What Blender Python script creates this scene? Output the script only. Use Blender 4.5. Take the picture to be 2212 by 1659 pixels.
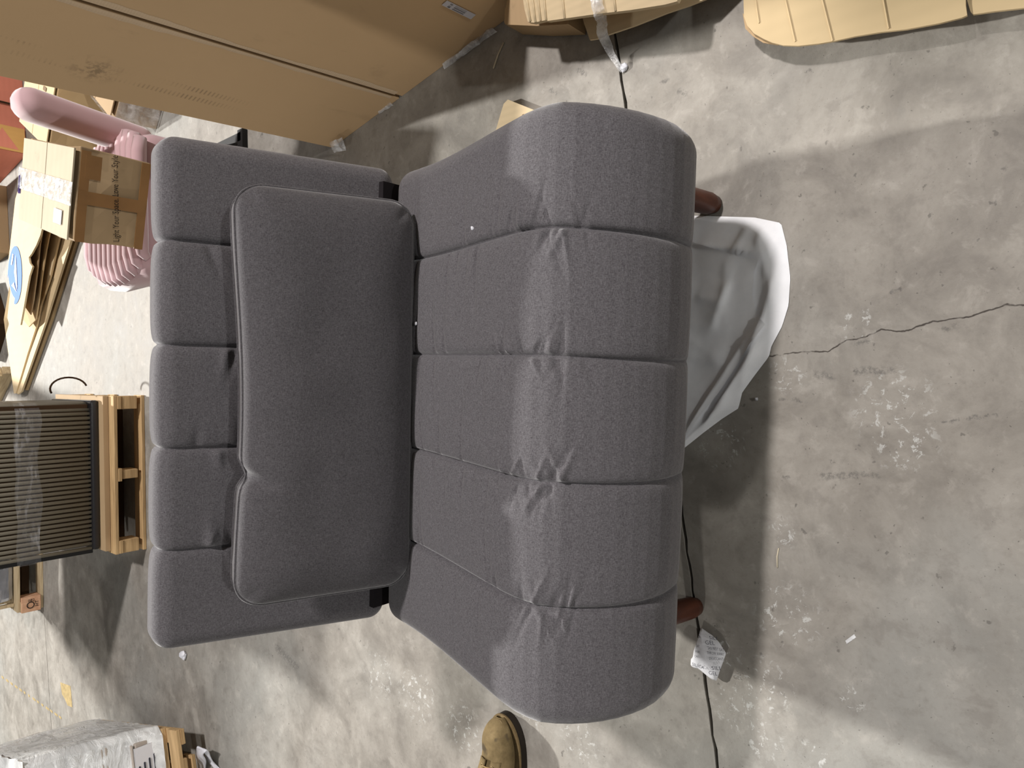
import bpy, bmesh, math, random
import numpy as np
from mathutils import Vector, Matrix, noise

for o in list(bpy.data.objects): bpy.data.objects.remove(o)
scene = bpy.context.scene
C = scene.collection
random.seed(7); rng = np.random.default_rng(7)

# ------------------------------------------------------------------ camera
FPX, CAM_H = 1533.0, 1.55
nad = np.array([29.5, 1314.0, FPX]); nad /= np.linalg.norm(nad)     # straight-down direction in the lens frame (right, down, forward)
Zc = -nad; Yc = np.array([0, 0, 1.0]); Yc = Yc - Yc.dot(Zc) * Zc; Yc /= np.linalg.norm(Yc); Xc = np.cross(Yc, Zc)
M3 = np.array([Xc, Yc, Zc])
cam_d = bpy.data.cameras.new('camera'); cam = bpy.data.objects.new('camera', cam_d); C.objects.link(cam)
cam_d.sensor_fit = 'HORIZONTAL'; cam_d.sensor_width = 36.0; cam_d.lens = 36.0 * FPX / 2212.0
cam_d.clip_start = 0.02; cam_d.clip_end = 200
# the phone was held upright but the picture is stored turned: picture right = floorwards, picture up = world right
axr = M3 @ np.array([0, 1.0, 0]); axu = M3 @ np.array([1.0, 0, 0]); axf = M3 @ np.array([0, 0, 1.0])
cam.matrix_world = Matrix(((axr[0], axu[0], -axf[0], 0), (axr[1], axu[1], -axf[1], 0), (axr[2], axu[2], -axf[2], CAM_H), (0, 0, 0, 1)))
scene.camera = cam

def ray(u, v): return M3 @ np.array([-(v - 829.5), u - 1106.0, FPX])
def P(u, v, z=0.0):
    d = ray(u, v); t = (z - CAM_H) / d[2]; return Vector((t * d[0], t * d[1], z))
def PY(u, v, y):
    d = ray(u, v); t = y / d[1]; return Vector((t * d[0], y, CAM_H + t * d[2]))

# ------------------------------------------------------------------ light
world = bpy.data.worlds.new('warehouse_air'); scene.world = world; world.use_nodes = True
bg = world.node_tree.nodes['Background']; bg.inputs[0].default_value = (1.0, 0.97, 0.93, 1); bg.inputs[1].default_value = 0.19
def lamp(name, loc, target, power, size, color=(1, 1, 1)):
    d = bpy.data.lights.new(name, 'AREA'); d.shape = 'DISK'; d.size = size; d.energy = power; d.color = color
    o = bpy.data.objects.new(name, d); C.objects.link(o); o.location = loc
    o.rotation_euler = (Vector(target) - Vector(loc)).to_track_quat('-Z', 'Y').to_euler()
    return o
lamp('high_bay_lamp_far', (1.05, 12.5, 6.95), (0.2, 2.0, 0), 2350, 0.40, (1.0, 0.98, 0.94))
lamp('high_bay_lamp_right', (4.2, 1.2, 8.0), (0.2, 0.6, 0), 720, 0.6, (1.0, 0.95, 0.93))
lamp('high_bay_lamp_behind', (1.3, -19.0, 7.4), (0.2, 1.0, 0.3), 1000, 0.5, (1.0, 1.0, 0.97))
lamp('fill_lamp_left', (-9.5, 2.0, 7.5), (0.5, 1.5, 0.3), 250, 0.6, (1.0, 0.97, 0.93))  # added fill light, brightens the tall carton's left-facing panels
scene.view_settings.view_transform = 'Standard'; scene.view_settings.look = 'None'
scene.view_settings.exposure = 0.0; scene.view_settings.gamma = 1.0; scene.view_settings.use_curve_mapping = False

# ------------------------------------------------------------------ node helpers
def lin(r, g, b):
    f = lambda c: (c / 255 / 12.92) if c / 255 <= 0.04045 else ((c / 255 + 0.055) / 1.055) ** 2.4
    return (f(r), f(g), f(b), 1.0)
class NT:
    def __init__(s, name, rough=0.8, spec=0.3):
        s.m = bpy.data.materials.new(name); s.m.use_nodes = True; s.t = s.m.node_tree
        s.b = s.t.nodes['Principled BSDF']; s.b.inputs['Roughness'].default_value = rough
        s.b.inputs['Specular IOR Level'].default_value = spec
        s.tc = s.t.nodes.new('ShaderNodeTexCoord')
    def n(s, typ, **kw):
        nd = s.t.nodes.new(typ)
        for k, v in kw.items(): setattr(nd, k, v)
        return nd
    def link(s, a, b): s.t.links.new(a, b)
    def put(s, sock, v):
        if hasattr(v, 'is_output'): s.link(v, sock)
        else: sock.default_value = v
    def obj(s, scale=(1, 1, 1), rot=(0, 0, 0), loc=(0, 0, 0)):
        mp = s.n('ShaderNodeMapping'); s.link(s.tc.outputs['Object'], mp.inputs[0])
        mp.inputs['Scale'].default_value = scale; mp.inputs['Rotation'].default_value = rot; mp.inputs['Location'].default_value = loc
        return mp.outputs[0]
    def noise(s, scale, detail=3, rough=0.55, vec=None, dist=0.0):
        nd = s.n('ShaderNodeTexNoise'); nd.inputs['Scale'].default_value = scale; nd.inputs['Detail'].default_value = detail
        nd.inputs['Roughness'].default_value = rough; nd.inputs['Distortion'].default_value = dist
        s.link(vec if vec is not None else s.tc.outputs['Object'], nd.inputs['Vector'])
        return nd.outputs['Fac']
    def ramp(s, x, *stops):
        nd = s.n('ShaderNodeValToRGB'); el = nd.color_ramp.elements
        while len(el) < len(stops): el.new(0.5)
        for e, (p, c) in zip(el, stops):
            e.position = p; e.color = c if len(c) == 4 else (*c, 1)
        s.link(x, nd.inputs[0]); return nd.outputs[0]
    def step(s, x, a, b):
        nd = s.n('ShaderNodeMapRange'); nd.interpolation_type = 'SMOOTHSTEP'
        s.put(nd.inputs[0], x); nd.inputs[1].default_value = a; nd.inputs[2].default_value = b
        return nd.outputs[0]
    def mix(s, f, a, b, mode='MIX'):
        nd = s.n('ShaderNodeMix', data_type='RGBA', blend_type=mode)
        s.put(nd.inputs[0], f); s.put(nd.inputs[6], a); s.put(nd.inputs[7], b); return nd.outputs[2]
    def math(s, op, a, b=0.0):
        nd = s.n('ShaderNodeMath', operation=op); s.put(nd.inputs[0], a); s.put(nd.inputs[1], b); return nd.outputs[0]
    def vmath(s, op, a, b=(0, 0, 0), out=0):
        nd = s.n('ShaderNodeVectorMath', operation=op); s.put(nd.inputs[0], a); s.put(nd.inputs[1], b); return nd.outputs[out]
    def dist(s, p, c):                        # distance from a point of the object
        return s.vmath('LENGTH', s.vmath('SUBTRACT', p, c), out=1)
    def seg(s, p, a, b):
        a = Vector(a); ba = Vector(b) - a
        pa = s.vmath('SUBTRACT', p, tuple(a)); h = s.math('DIVIDE', s.vmath('DOT_PRODUCT', pa, tuple(ba), out=1), ba.length_squared)
        nd = s.n('ShaderNodeClamp'); s.link(h, nd.inputs[0])
        sc = s.n('ShaderNodeVectorMath', operation='SCALE'); sc.inputs[0].default_value = tuple(ba); s.link(nd.outputs[0], sc.inputs['Scale'])
        return s.vmath('LENGTH', s.vmath('SUBTRACT', pa, sc.outputs[0]), out=1)
    def color(s, c): s.put(s.b.inputs['Base Color'], c)
    def bump(s, h, dist=0.002, strength=0.5):
        nd = s.n('ShaderNodeBump'); nd.inputs['Distance'].default_value = dist; nd.inputs['Strength'].default_value = strength
        s.link(h, nd.inputs['Height']); s.link(nd.outputs[0], s.b.inputs['Normal'])

def plain(name, c, rough=0.7, spec=0.3, var=0.12, scale=8.0, metal=0.0):
    t = NT(name, rough, spec); f = t.noise(scale, 4)
    k1 = tuple(x * (1 - var) for x in c[:3]) + (1,); k2 = tuple(min(1, x * (1 + var)) for x in c[:3]) + (1,)
    t.color(t.ramp(f, (0.3, k1), (0.7, k2))); t.b.inputs['Metallic'].default_value = metal
    t.bump(t.noise(scale * 20, 2), 0.0006, 0.3)
    return t.m
def cardboard(name, c, axis=0, flute=150.0, lines=0.06, scuff=0.25, seed=0.0):
    t = NT(name, 0.75, 0.2)
    v = t.obj(loc=(seed, seed * 0.7, seed * 1.3))
    w = t.n('ShaderNodeTexWave', wave_type='BANDS', bands_direction='XYZ'[axis]); w.inputs['Scale'].default_value = flute / 6.283 * 1.0; t.link(t.tc.outputs['Object'], w.inputs[0])
    w.inputs['Distortion'].default_value = 0.4
    base = t.mix(t.noise(3.5, 4, vec=v), tuple(x * 0.86 for x in c[:3]) + (1,), tuple(min(1, x * 1.12) for x in c[:3]) + (1,))
    base = t.mix(t.math('MULTIPLY', w.outputs['Fac'], lines), base, tuple(x * 0.5 for x in c[:3]) + (1,))
    sc = t.step(t.noise(9, 6, 0.7, vec=v), 0.60, 0.75)
    base = t.mix(t.math('MULTIPLY', sc, scuff), base, tuple(x * 0.62 for x in c[:3]) + (1,))
    t.color(base); t.bump(w.outputs['Fac'], 0.0008, 0.25)
    return t.m
def film(name, c=(0.9, 0.92, 0.95, 1), opacity=0.5, rough=0.18):
    t = NT(name, rough, 0.6)
    t.color(t.ramp(t.noise(14, 4), (0.3, tuple(x * 0.9 for x in c[:3]) + (1,)), (0.7, c)))
    a = t.step(t.noise(22, 5, 0.6, dist=0.6), 0.35, 0.8)
    t.link(t.math('ADD', t.math('MULTIPLY', a, 1.0 - opacity), opacity), t.b.inputs['Alpha'])
    t.bump(t.noise(30, 4, 0.6, dist=1.0), 0.01, 0.8)
    return t.m

# ------------------------------------------------------------------ object helpers
def tag(o, label=None, cat=None, group=None, kind=None):
    if label: o['label'] = label
    if cat: o['category'] = cat
    if group: o['group'] = group
    if kind: o['kind'] = kind
    return o
def thing(name, loc, label, cat, rz=0.0, group=None):
    o = bpy.data.objects.new(name, None); o.empty_display_size = 0.1; C.objects.link(o)
    o.location = loc; o.rotation_euler = (0, 0, rz); return tag(o, label, cat, group)
def link(name, me, mat, parent=None, loc=(0, 0, 0), rot=(0, 0, 0), smooth=False):
    o = bpy.data.objects.new(name, me); C.objects.link(o)
    o.location = loc; o.rotation_euler = rot
    if parent: o.parent = parent
    if mat is not None and not me.materials: me.materials.append(mat)
    if smooth:
        for p in me.polygons: p.use_smooth = True
    return o
def mesh(name, verts, faces):
    me = bpy.data.meshes.new(name); me.from_pydata([tuple(v) for v in verts], [], faces); me.update(); return me
def bm_obj(name, bm, mat, parent=None, loc=(0, 0, 0), rot=(0, 0, 0), smooth=False):
    bmesh.ops.recalc_face_normals(bm, faces=bm.faces)
    me = bpy.data.meshes.new(name); bm.to_mesh(me); bm.free()
    return link(name, me, mat, parent, loc, rot, smooth)
def add_box(bm, c, d, rot=None, bev=0.0):
    r = bmesh.ops.create_cube(bm, size=1.0); vs = r['verts']
    for v in vs: v.co = Vector((v.co.x * d[0], v.co.y * d[1], v.co.z * d[2]))
    if bev:
        es = list({e for v in vs for e in v.link_edges})
        rr = bmesh.ops.bevel(bm, geom=es, offset=bev, segments=2, affect='EDGES', profile=0.5)
        vs = list({v for f in rr['faces'] for v in f.verts} | {v for v in vs if v.is_valid})
    mt = Matrix.Translation(c) @ (rot if rot is not None else Matrix.Identity(4))
    for v in vs: v.co = mt @ v.co
def box(name, c, d, mat, parent=None, rz=0.0, bev=0.003):
    bm = bmesh.new(); add_box(bm, (0, 0, 0), d, None, bev)
    return bm_obj(name, bm, mat, parent, c, (0, 0, rz))
def tube_mesh(name, pts, r, seg=8, closed=False):
    pts = [Vector(p) for p in pts]; n = len(pts); V = []; F = []
    rr = r if hasattr(r, '__len__') else [r] * n
    prev = None
    for i, p in enumerate(pts):
        if closed: t = pts[(i + 1) % n] - pts[i - 1]
        else: t = pts[min(i + 1, n - 1)] - pts[max(i - 1, 0)]
        t.normalize()
        a = prev - t * prev.dot(t) if prev is not None else t.orthogonal()
        a.normalize(); prev = a; b = t.cross(a)
        for k in range(seg):
            th = 2 * math.pi * k / seg; V.append(p + (a * math.cos(th) + b * math.sin(th)) * rr[i])
    m = n if closed else n - 1
    for i in range(m):
        for k in range(seg):
            j = (i + 1) % n; F.append((i * seg + k, i * seg + (k + 1) % seg, j * seg + (k + 1) % seg, j * seg + k))
    if not closed: F.append(tuple(range(seg))[::-1]); F.append(tuple((n - 1) * seg + k for k in range(seg)))
    return mesh(name, V, F)
def grid_mesh(name, pts, closed_u=False):          # pts[i][j]
    n, m = len(pts), len(pts[0]); V = [p for row in pts for p in row]; F = []
    for i in range(n if closed_u else n - 1):
        for j in range(m - 1):
            a = i * m + j; b = ((i + 1) % n) * m + j; F.append((a, a + 1, b + 1, b))
    return mesh(name, V, F)
def slab(name, pts, th, mat, parent=None, bow=None):
    """a board of any outline: pts are its top edge points, th its thickness downward; origin at the first point's plan position"""
    o0 = Vector(pts[0]); bm = bmesh.new(); top = [bm.verts.new(Vector(p) - o0) for p in pts]
    f = bm.faces.new(top); f.normal_update()
    if f.normal.z < 0: f.normal_flip()
    r = bmesh.ops.extrude_face_region(bm, geom=[f])
    for v in [g for g in r['geom'] if isinstance(g, bmesh.types.BMVert)]: v.co.z -= th
    if parent: o0 = o0 - parent.location
    return bm_obj(name, bm, mat, parent, o0)
def text_obj(name, body, size, mat, parent, loc, rot, squash=1.0, align='LEFT', ext=0.0):
    cu = bpy.data.curves.new(name, 'FONT'); cu.body = body; cu.size = size; cu.align_x = align; cu.extrude = ext; cu.resolution_u = 2
    tmp = bpy.data.objects.new(name, cu); C.objects.link(tmp); dg = bpy.context.evaluated_depsgraph_get()
    me = bpy.data.meshes.new_from_object(tmp.evaluated_get(dg)); bpy.data.objects.remove(tmp); bpy.data.curves.remove(cu)
    for v in me.vertices: v.co.x *= squash
    me.materials.clear()
    return link(name, me, mat, parent, loc, rot)

# ------------------------------------------------------------------ materials
def make_concrete():
    t = NT('concrete', 0.62, 0.22); p = t.tc.outputs['Object']
    big = t.noise(0.9, 4, 0.55, dist=0.4); mid = t.noise(5.5, 6, 0.62, dist=0.6); fine = t.noise(60, 5, 0.7)
    c = t.ramp(mid, (0.28, lin(119, 114, 107)), (0.5, lin(145, 140, 132)), (0.74, lin(166, 161, 153)))
    c = t.mix(t.step(big, 0.42, 0.66), c, t.mix(mid, lin(130, 129, 124), lin(161, 159, 153)))
    c = t.mix(t.math('MULTIPLY', t.step(fine, 0.45, 0.8), 0.25), c, lin(112, 104, 95))
    # worn dark specks and scuffs
    sp = t.step(t.noise(38, 3, 0.6), 0.665, 0.72); c = t.mix(t.math('MULTIPLY', sp, 0.55), c, lin(80, 77, 73))
    sp2 = t.step(t.noise(130, 2, 0.5), 0.70, 0.76); c = t.mix(t.math('MULTIPLY', sp2, 0.6), c, lin(78, 74, 70))
    mo = t.noise(17, 6, 0.68, dist=0.3); c = t.mix(t.math('MULTIPLY', t.step(mo, 0.50, 0.66), 0.32), c, lin(112, 107, 101)); c = t.mix(t.math('MULTIPLY', t.step(mo, 0.46, 0.32), 0.26), c, lin(184, 179, 171))
    blot = t.step(t.noise(2.3, 5, 0.65, dist=0.8), 0.60, 0.74); c = t.mix(t.math('MULTIPLY', blot, 0.30), c, lin(120, 122, 120))
    # paint flecks, each patch where it lies on the floor
    wob = t.vmath('ADD', p, t.vmath('SCALE', t.n('ShaderNodeTexNoise').outputs['Color'], (0, 0, 0)))
    fl = t.step(t.noise(48, 6, 0.75, dist=0.5), 0.56, 0.60)
    m = None
    for (u, v, r) in [(1560, 960, .075), (1690, 1150, .045), (1650, 1480, .085), (1590, 1530, .07), (1650, 1600, .06), (1560, 1400, .06), (1700, 1330, .09), (1760, 1640, .05), (1930, 880, .10), (1950, 950, .08), (1700, 810, .05), (900, 1500, .12), (1000, 1570, .1), (1250, 1600, .08), (1150, 1540, .06), (1840, 1510, .04), (1850, 700, .05), (820, 1460, .10)]:
        q = P(u, v); k = t.step(t.dist(p, (q.x, q.y, 0)), r, r * 0.35); m = k if m is None else t.math('MAXIMUM', m, k)
    c = t.mix(t.math('MULTIPLY', t.math('MULTIPLY', fl, m), 0.6), c, lin(205, 206, 203))
    # dark rubber scuffs
    sc = None
    for (u0, v0, u1, v1, r) in [(1765, 808, 1795, 815, .012), (1850, 803, 1925, 800, .011), (1690, 862, 1730, 868, .006), (2015, 915, 2150, 895, .003), (1850, 742, 1875, 738, .007), (1905, 572, 1938, 577, .003), (1780, 1028, 1890, 1024, .009), (1925, 630, 1945, 627, .004), (2045, 712, 2062, 706, .008), (1250, 150, 1265, 160, .007), (1430, 178, 1440, 172, .006), (1465, 198, 1480, 205, .008), (1190, 195, 1200, 200, .007), (1690, 1035, 1700, 1030, .005), (2165, 365, 2180, 362, .005), (600, 1400, 640, 1440, .03)]:
        d = t.seg(p, P(u0, v0), P(u1, v1)); d = t.math('ADD', d, t.math('MULTIPLY', t.math('SUBTRACT', t.noise(45, 5, 0.75), 0.5), 0.035))
        k = t.step(d, r, r * 0.2); sc = k if sc is None else t.math('MAXIMUM', sc, k)
    c = t.mix(t.math('MULTIPLY', t.math('MULTIPLY', sc, t.step(t.noise(120, 4, 0.8), 0.38, 0.58)), 0.45), c, lin(66, 66, 66))
    # the hairline crack
    pts = [(1600, 772), (1668, 768), (1745, 759), (1788, 760), (1828, 735), (1870, 728), (1902, 712), (1955, 716), (2015, 694), (2090, 685), (2140, 668), (2175, 658), (2215, 660), (2290, 640)]
    wn = t.n('ShaderNodeTexNoise'); wn.inputs['Scale'].default_value = 55; t.link(p, wn.inputs['Vector'])
    off = t.n('ShaderNodeVectorMath', operation='SCALE'); off.inputs['Scale'].default_value = 0.008
    t.link(t.vmath('SUBTRACT', wn.outputs['Color'], (.5, .5, .5)), off.inputs[0]); pw = t.vmath('MULTIPLY', t.vmath('ADD', p, off.outputs[0]), (1, 1, 0))
    cr = None
    for a, b in zip(pts[:-1], pts[1:]):
        d = t.seg(pw, P(*a), P(*b)); cr = d if cr is None else t.math('MINIMUM', cr, d)
    k = t.step(cr, 0.0022, 0.0005); c = t.mix(t.math('MULTIPLY', k, t.step(t.noise(25, 3), 0.3, 0.5)), c, lin(66, 60, 55))
    t.color(c)
    t.link(t.ramp(mid, (0.3, (.52, .52, .52, 1)), (0.7, (.70, .70, .70, 1))), t.b.inputs['Roughness'])
    t.bump(t.math('ADD', t.noise(90, 4, 0.7), t.math('MULTIPLY', mid, 0.6)), 0.002, 0.25)
    return t.m
MAT = {}
MAT['concrete'] = make_concrete()
MAT['joint'] = plain('joint_filler', lin(48, 43, 38), 0.9, 0.1, 0.3, 40)
def make_fabric(name, k=1.0, scale=1.0):
    t = NT(name, 0.95, 0.12)
    v = t.obj(scale=(170, 640, 640)); w = t.noise(1.0, 2, 0.6, vec=v)
    v2 = t.obj(scale=(700, 160, 160)); w2 = t.noise(1.0, 2, 0.6, vec=v2)
    mot = t.noise(420, 3, 0.7)
    f = t.math('ADD', t.math('MULTIPLY', w, 0.5), t.math('MULTIPLY', w2, 0.5)); f = t.math('ADD', t.math('MULTIPLY', f, 0.6), t.math('MULTIPLY', mot, 0.4))
    c = t.ramp(f, (0.36, tuple(x * k for x in (0.068, 0.060, 0.067)) + (1,)), (0.5, tuple(x * k for x in (0.126, 0.119, 0.127)) + (1,)), (0.66, tuple(x * k for x in (0.198, 0.188, 0.200)) + (1,)))
    t.color(c); t.b.inputs['Sheen Weight'].default_value = 0.4; t.b.inputs['Sheen Roughness'].default_value = 0.4
    t.bump(f, 0.0012, 0.5)
    return t.m
MAT['fabric'] = make_fabric('charcoal_weave', 0.80); MAT['pillow_fabric'] = make_fabric('charcoal_pillow_weave', 0.63)
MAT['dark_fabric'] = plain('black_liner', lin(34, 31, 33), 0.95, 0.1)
MAT['seam'] = plain('seam_thread', lin(48, 45, 48), 0.95, 0.1)
def make_wood(name, a, b, scale=(40, 40, 4), rough=0.4):
    t = NT(name, rough, 0.4); f = t.noise(1.0, 5, 0.6, vec=t.obj(scale=scale), dist=0.6)
    t.color(t.ramp(f, (0.3, a), (0.7, b))); t.bump(f, 0.001, 0.3); return t.m
MAT['leg_wood'] = make_wood('brown_stained_wood', lin(60, 30, 19), lin(88, 46, 28))
MAT['pallet_wood'] = make_wood('pallet_wood', lin(158, 128, 88), lin(206, 174, 128), (4, 60, 60), 0.8)
MAT['pallet_grey'] = make_wood('weathered_pallet_wood', lin(158, 138, 108), lin(205, 186, 150), (4, 60, 60), 0.85)
MAT['block_wood'] = make_wood('pinkish_block_wood', lin(188, 140, 108), lin(214, 172, 140), (30, 30, 30), 0.85)
MAT['card_brown'] = cardboard('brown_cardboard', lin(156, 124, 86), 2, 90, 0.03, 0.30)
MAT['card_light'] = cardboard('light_cardboard', lin(204, 184, 150), 0, 100, 0.10, 0.10, 2.0)
MAT['card_tan'] = cardboard('tan_cardboard', lin(188, 162, 122), 1, 120, 0.06, 0.25, 4.0)
MAT['card_pale'] = cardboard('pale_cardboard', lin(200, 178, 140), 0, 60, 0.05, 0.15, 5.0)
MAT['card_worn_top'] = cardboard('pale_worn_cardboard', lin(180, 167, 143), 1, 40, 0.05, 0.3, 7.0)
MAT['card_old'] = cardboard('worn_cardboard', lin(170, 145, 112), 1, 110, 0.05, 0.4, 6.0)
MAT['card_edge'] = cardboard('frayed_card_edge', lin(204, 180, 150), 2, 300, 0.05, 0.2)
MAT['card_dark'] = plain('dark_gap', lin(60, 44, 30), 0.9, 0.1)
MAT['tape_brown'] = plain('brown_parcel_tape', lin(138, 100, 58), 0.35, 0.5)
MAT['ink'] = plain('black_ink', lin(38, 32, 28), 0.8, 0.2)
MAT['ink_soft'] = plain('faded_print', lin(120, 100, 76), 0.8, 0.2)
MAT['ink_grey'] = plain('grey_ink', lin(78, 78, 88), 0.8, 0.2)
MAT['paper'] = plain('white_paper', lin(222, 222, 226), 0.7, 0.3, 0.04)
MAT['film'] = film('clear_film', (0.92, 0.93, 0.95, 1), 0.25)
MAT['film_white'] = film('white_stretch_film', (0.86, 0.87, 0.88, 1), 0.62, 0.25)
MAT['film_strip'] = film('strip_film', (0.80, 0.80, 0.80, 1), 0.30, 0.2)
MAT['black_metal'] = plain('black_metal', lin(18, 17, 17), 0.6, 0.3)
MAT['black_film'] = plain('black_film', lin(30, 29, 31), 0.18, 0.6)

# ------------------------------------------------------------------ floor: three concrete slabs parted by saw-cut joints
floor = link('floor', mesh('floor', [(-14, -22, -0.02), (14, -22, -0.02), (14, 22, -0.02), (-14, 22, -0.02)], [(0, 1, 2, 3)]), MAT['joint'])
tag(floor, kind='structure')
jd = (P(1330, 80) - P(1550, 1659)).normalized()
def joint_line(p, w0, w1, seed, step):
    a, b = [], []; r = random.Random(seed); x = -14.0
    while x <= 14.0:
        y = p.y + (x - p.x) * jd.y / jd.x; j = r.uniform(-1, 1) * w1
        a.append((x, y + w0 + j)); b.append((x, y - w0 + j + r.uniform(-1, 1) * w1))
        x += step
    return a, b
n_up, n_dn = joint_line(P(1330, 80), 0.0040, 0.0020, 3, 0.03)
f_up, f_dn = joint_line(P(66, 865), 0.0035, 0.001, 4, 0.2)
def slab_piece(lo, hi, rev):
    V = [(x, y, 0) for x, y in lo] + [(x, y, 0) for x, y in hi[::-1]]
    bm = bmesh.new(); vs = [bm.verts.new(v) for v in V]; f = bm.faces.new(vs); f.normal_update()
    if f.normal.z < 0: f.normal_flip()
    es = [e for e in f.edges]; r = bmesh.ops.extrude_edge_only(bm, edges=es)
    for v in [g for g in r['geom'] if isinstance(g, bmesh.types.BMVert)]: v.co.z = -0.019
    bmesh.ops.triangulate(bm, faces=[f for f in bm.faces if len(f.verts) > 4])
    return bm_obj('concrete_slab', bm, MAT['concrete'], floor)
slab_piece([(-14, -22), (14, -22)], n_dn, False)
slab_piece(n_up, f_dn, False)
slab_piece(f_up, [(-14, 22), (14, 22)], False)

MAT['wall'] = plain('painted_steel_wall', lin(150, 148, 142), 0.6, 0.3, 0.06, 1.5)
for nm, c, d in (('wall_back', (0, 22.1, 4.5), (28.4, 0.2, 9.0)), ('wall_front', (0, -22.1, 4.5), (28.4, 0.2, 9.0)), ('wall_left', (-14.1, 0, 4.5), (0.2, 44, 9.0)), ('wall_right', (14.1, 0, 4.5), (0.2, 44, 9.0))):
    tag(box(nm, c, d, MAT['wall'], None, 0, 0.0), kind='structure')

# ------------------------------------------------------------------ convertible sofa
SOFA_R = math.radians(-4.1); SW = 1.05
sofa = thing('sofa_bed', (-0.119 - math.sin(SOFA_R) * 0.0, 0, 0), 'charcoal grey armless sofa bed with stitched channels and brown wooden legs', 'sofa', SOFA_R)
def round_poly(corners, step=0.006):
    """corners: (y, z, radius) -> evenly sampled closed outline with outward normals"""
    n = len(corners); path = []
    for i in range(n):
        p = Vector(corners[i][:2]); a = Vector(corners[i - 1][:2]); b = Vector(corners[(i + 1) % n][:2]); r = corners[i][2]
        d1 = (a - p).normalized(); d2 = (b - p).normalized(); ang = d1.angle(d2); t = r / math.tan(ang / 2)
        c = p + (d1 + d2).normalized() * (r / math.sin(ang / 2)); s = p + d1 * t; e = p + d2 * t
        a0 = math.atan2(s.y - c.y, s.x - c.x); a1 = math.atan2(e.y - c.y, e.x - c.x); da = (a1 - a0 + math.pi) % (2 * math.pi) - math.pi
        for k in range(13): path.append(Vector((c.x + r * math.cos(a0 + da * k / 12), c.y + r * math.sin(a0 + da * k / 12))))
    pts = np.array([tuple(p) for p in path]); nx = np.roll(pts, -1, 0); L = np.hypot(*(nx - pts).T); cum = np.concatenate([[0], np.cumsum(L)]); tot = cum[-1]
    N = int(tot / step); s = np.arange(N) * tot / N; ext = np.vstack([pts, pts[:1]])
    q = np.stack([np.interp(s, cum, ext[:, 0]), np.interp(s, cum, ext[:, 1])], 1)
    tg = np.roll(q, -1, 0) - np.roll(q, 1, 0); tg /= np.hypot(*tg.T)[:, None]
    nr = np.stack([tg[:, 1], -tg[:, 0]], 1)
    cen = q.mean(0)
    if ((q - cen) * nr).sum() < 0: nr = -nr
    return q, nr, s
def cushion(name, corners, active, W, puff, wrinkles, mat, parent, nch=5, end_r=0.045, seam_d=0.010, belly=0.0, flare=0.0, pstep=0.005):
    q, nr, s = round_poly(corners, pstep); N = len(q)
    act = active(q)                                                   # 0..1: where the quilting shows
    ns = 420; e0 = np.linspace(0, 1, 12)[1:] ** 1.6 * end_r
    xs = np.concatenate([[0], e0, np.linspace(end_r, W - end_r, ns)[1:-1], W - e0[::-1], [W]]) - W / 2
    ch = W / nch; V = np.zeros((len(xs), N, 3)); seams = [(-W / 2 + ch * k) for k in range(1, nch)]
    for i, x in enumerate(xs):
        e = min(x + W / 2, W / 2 - x); inset = end_r - math.sqrt(max(0, end_r ** 2 - max(0, end_r - e) ** 2)) if e < end_r else 0.0
        off = np.full(N, -inset)
        t = ((x + W / 2) / ch) % 1.0 if 0 < x + W / 2 < W else 0.5
        k = int(min(nch - 1, max(0, (x + W / 2) // ch)))
        dl = (x - seams[k - 1]) if k > 0 else 9.0; dr = (seams[k] - x) if k < nch - 1 else 9.0
        d = min(dl, dr)
        pf = puff * (1 - math.exp(-d / 0.020)) - seam_d * math.exp(-(d / 0.004) ** 1.3)
        off += act * pf + act * belly * (1 - (2 * x / W) ** 2)
        fl = np.clip((1.20 - q[:, 0]) / 0.45, 0, 1); fl = fl * fl * (3 - 2 * fl) * (1 - 0.42 * np.clip((0.78 - q[:, 0]) / 0.14, 0, 1))
        V[i, :, 0] = x * (1 + flare * fl); V[i, :, 1] = q[:, 0] + nr[:, 0] * off; V[i, :, 2] = q[:, 1] + nr[:, 1] * off
        for (kk, side, sc, wd, reach, amp, bend) in wrinkles:          # gathered creases running off the seams
            if kk != k: continue
            dd = dl if side < 0 else dr
            if dd > reach * 3: continue
            a = amp * (1 - math.exp(-(dd / 0.006) ** 2)) * math.exp(-(dd / reach) ** 2)
            g = np.exp(-((s - sc - bend * dd) / wd) ** 2) * a
            V[i, :, 1] += nr[:, 0] * g; V[i, :, 2] += nr[:, 1] * g
    verts = V.reshape(-1, 3); F = []
    for i in range(len(xs) - 1):
        for j in range(N):
            a = i * N + j; b = i * N + (j + 1) % N; F.append((a, b, b + N, a + N))
    F.append(tuple(range(N))[::-1]); F.append(tuple((len(xs) - 1) * N + j for j in range(N)))
    bm = bmesh.new(); me = mesh(name, verts, F); bm.from_mesh(me); bpy.data.meshes.remove(me)
    bmesh.ops.recalc_face_normals(bm, faces=bm.faces); me = bpy.data.meshes.new(name); bm.to_mesh(me); bm.free()
    o = link(name, me, mat, parent, smooth=True)
    for p in me.polygons:
        if len(p.vertices) > 4: p.use_smooth = False
    return o, (q, nr, s)
SEAT = [(1.30, 0.275, 0.05), (0.655, 0.235, 0.07), (0.590, 0.612, 0.19), (1.315, 0.470, 0.06)]
q0, nr0, s0 = round_poly(SEAT)
def s_at(q, s, y, z): return s[np.argmin((q[:, 0] - y) ** 2 + (q[:, 1] - z) ** 2)]
wr = []; r = random.Random(11)
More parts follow.
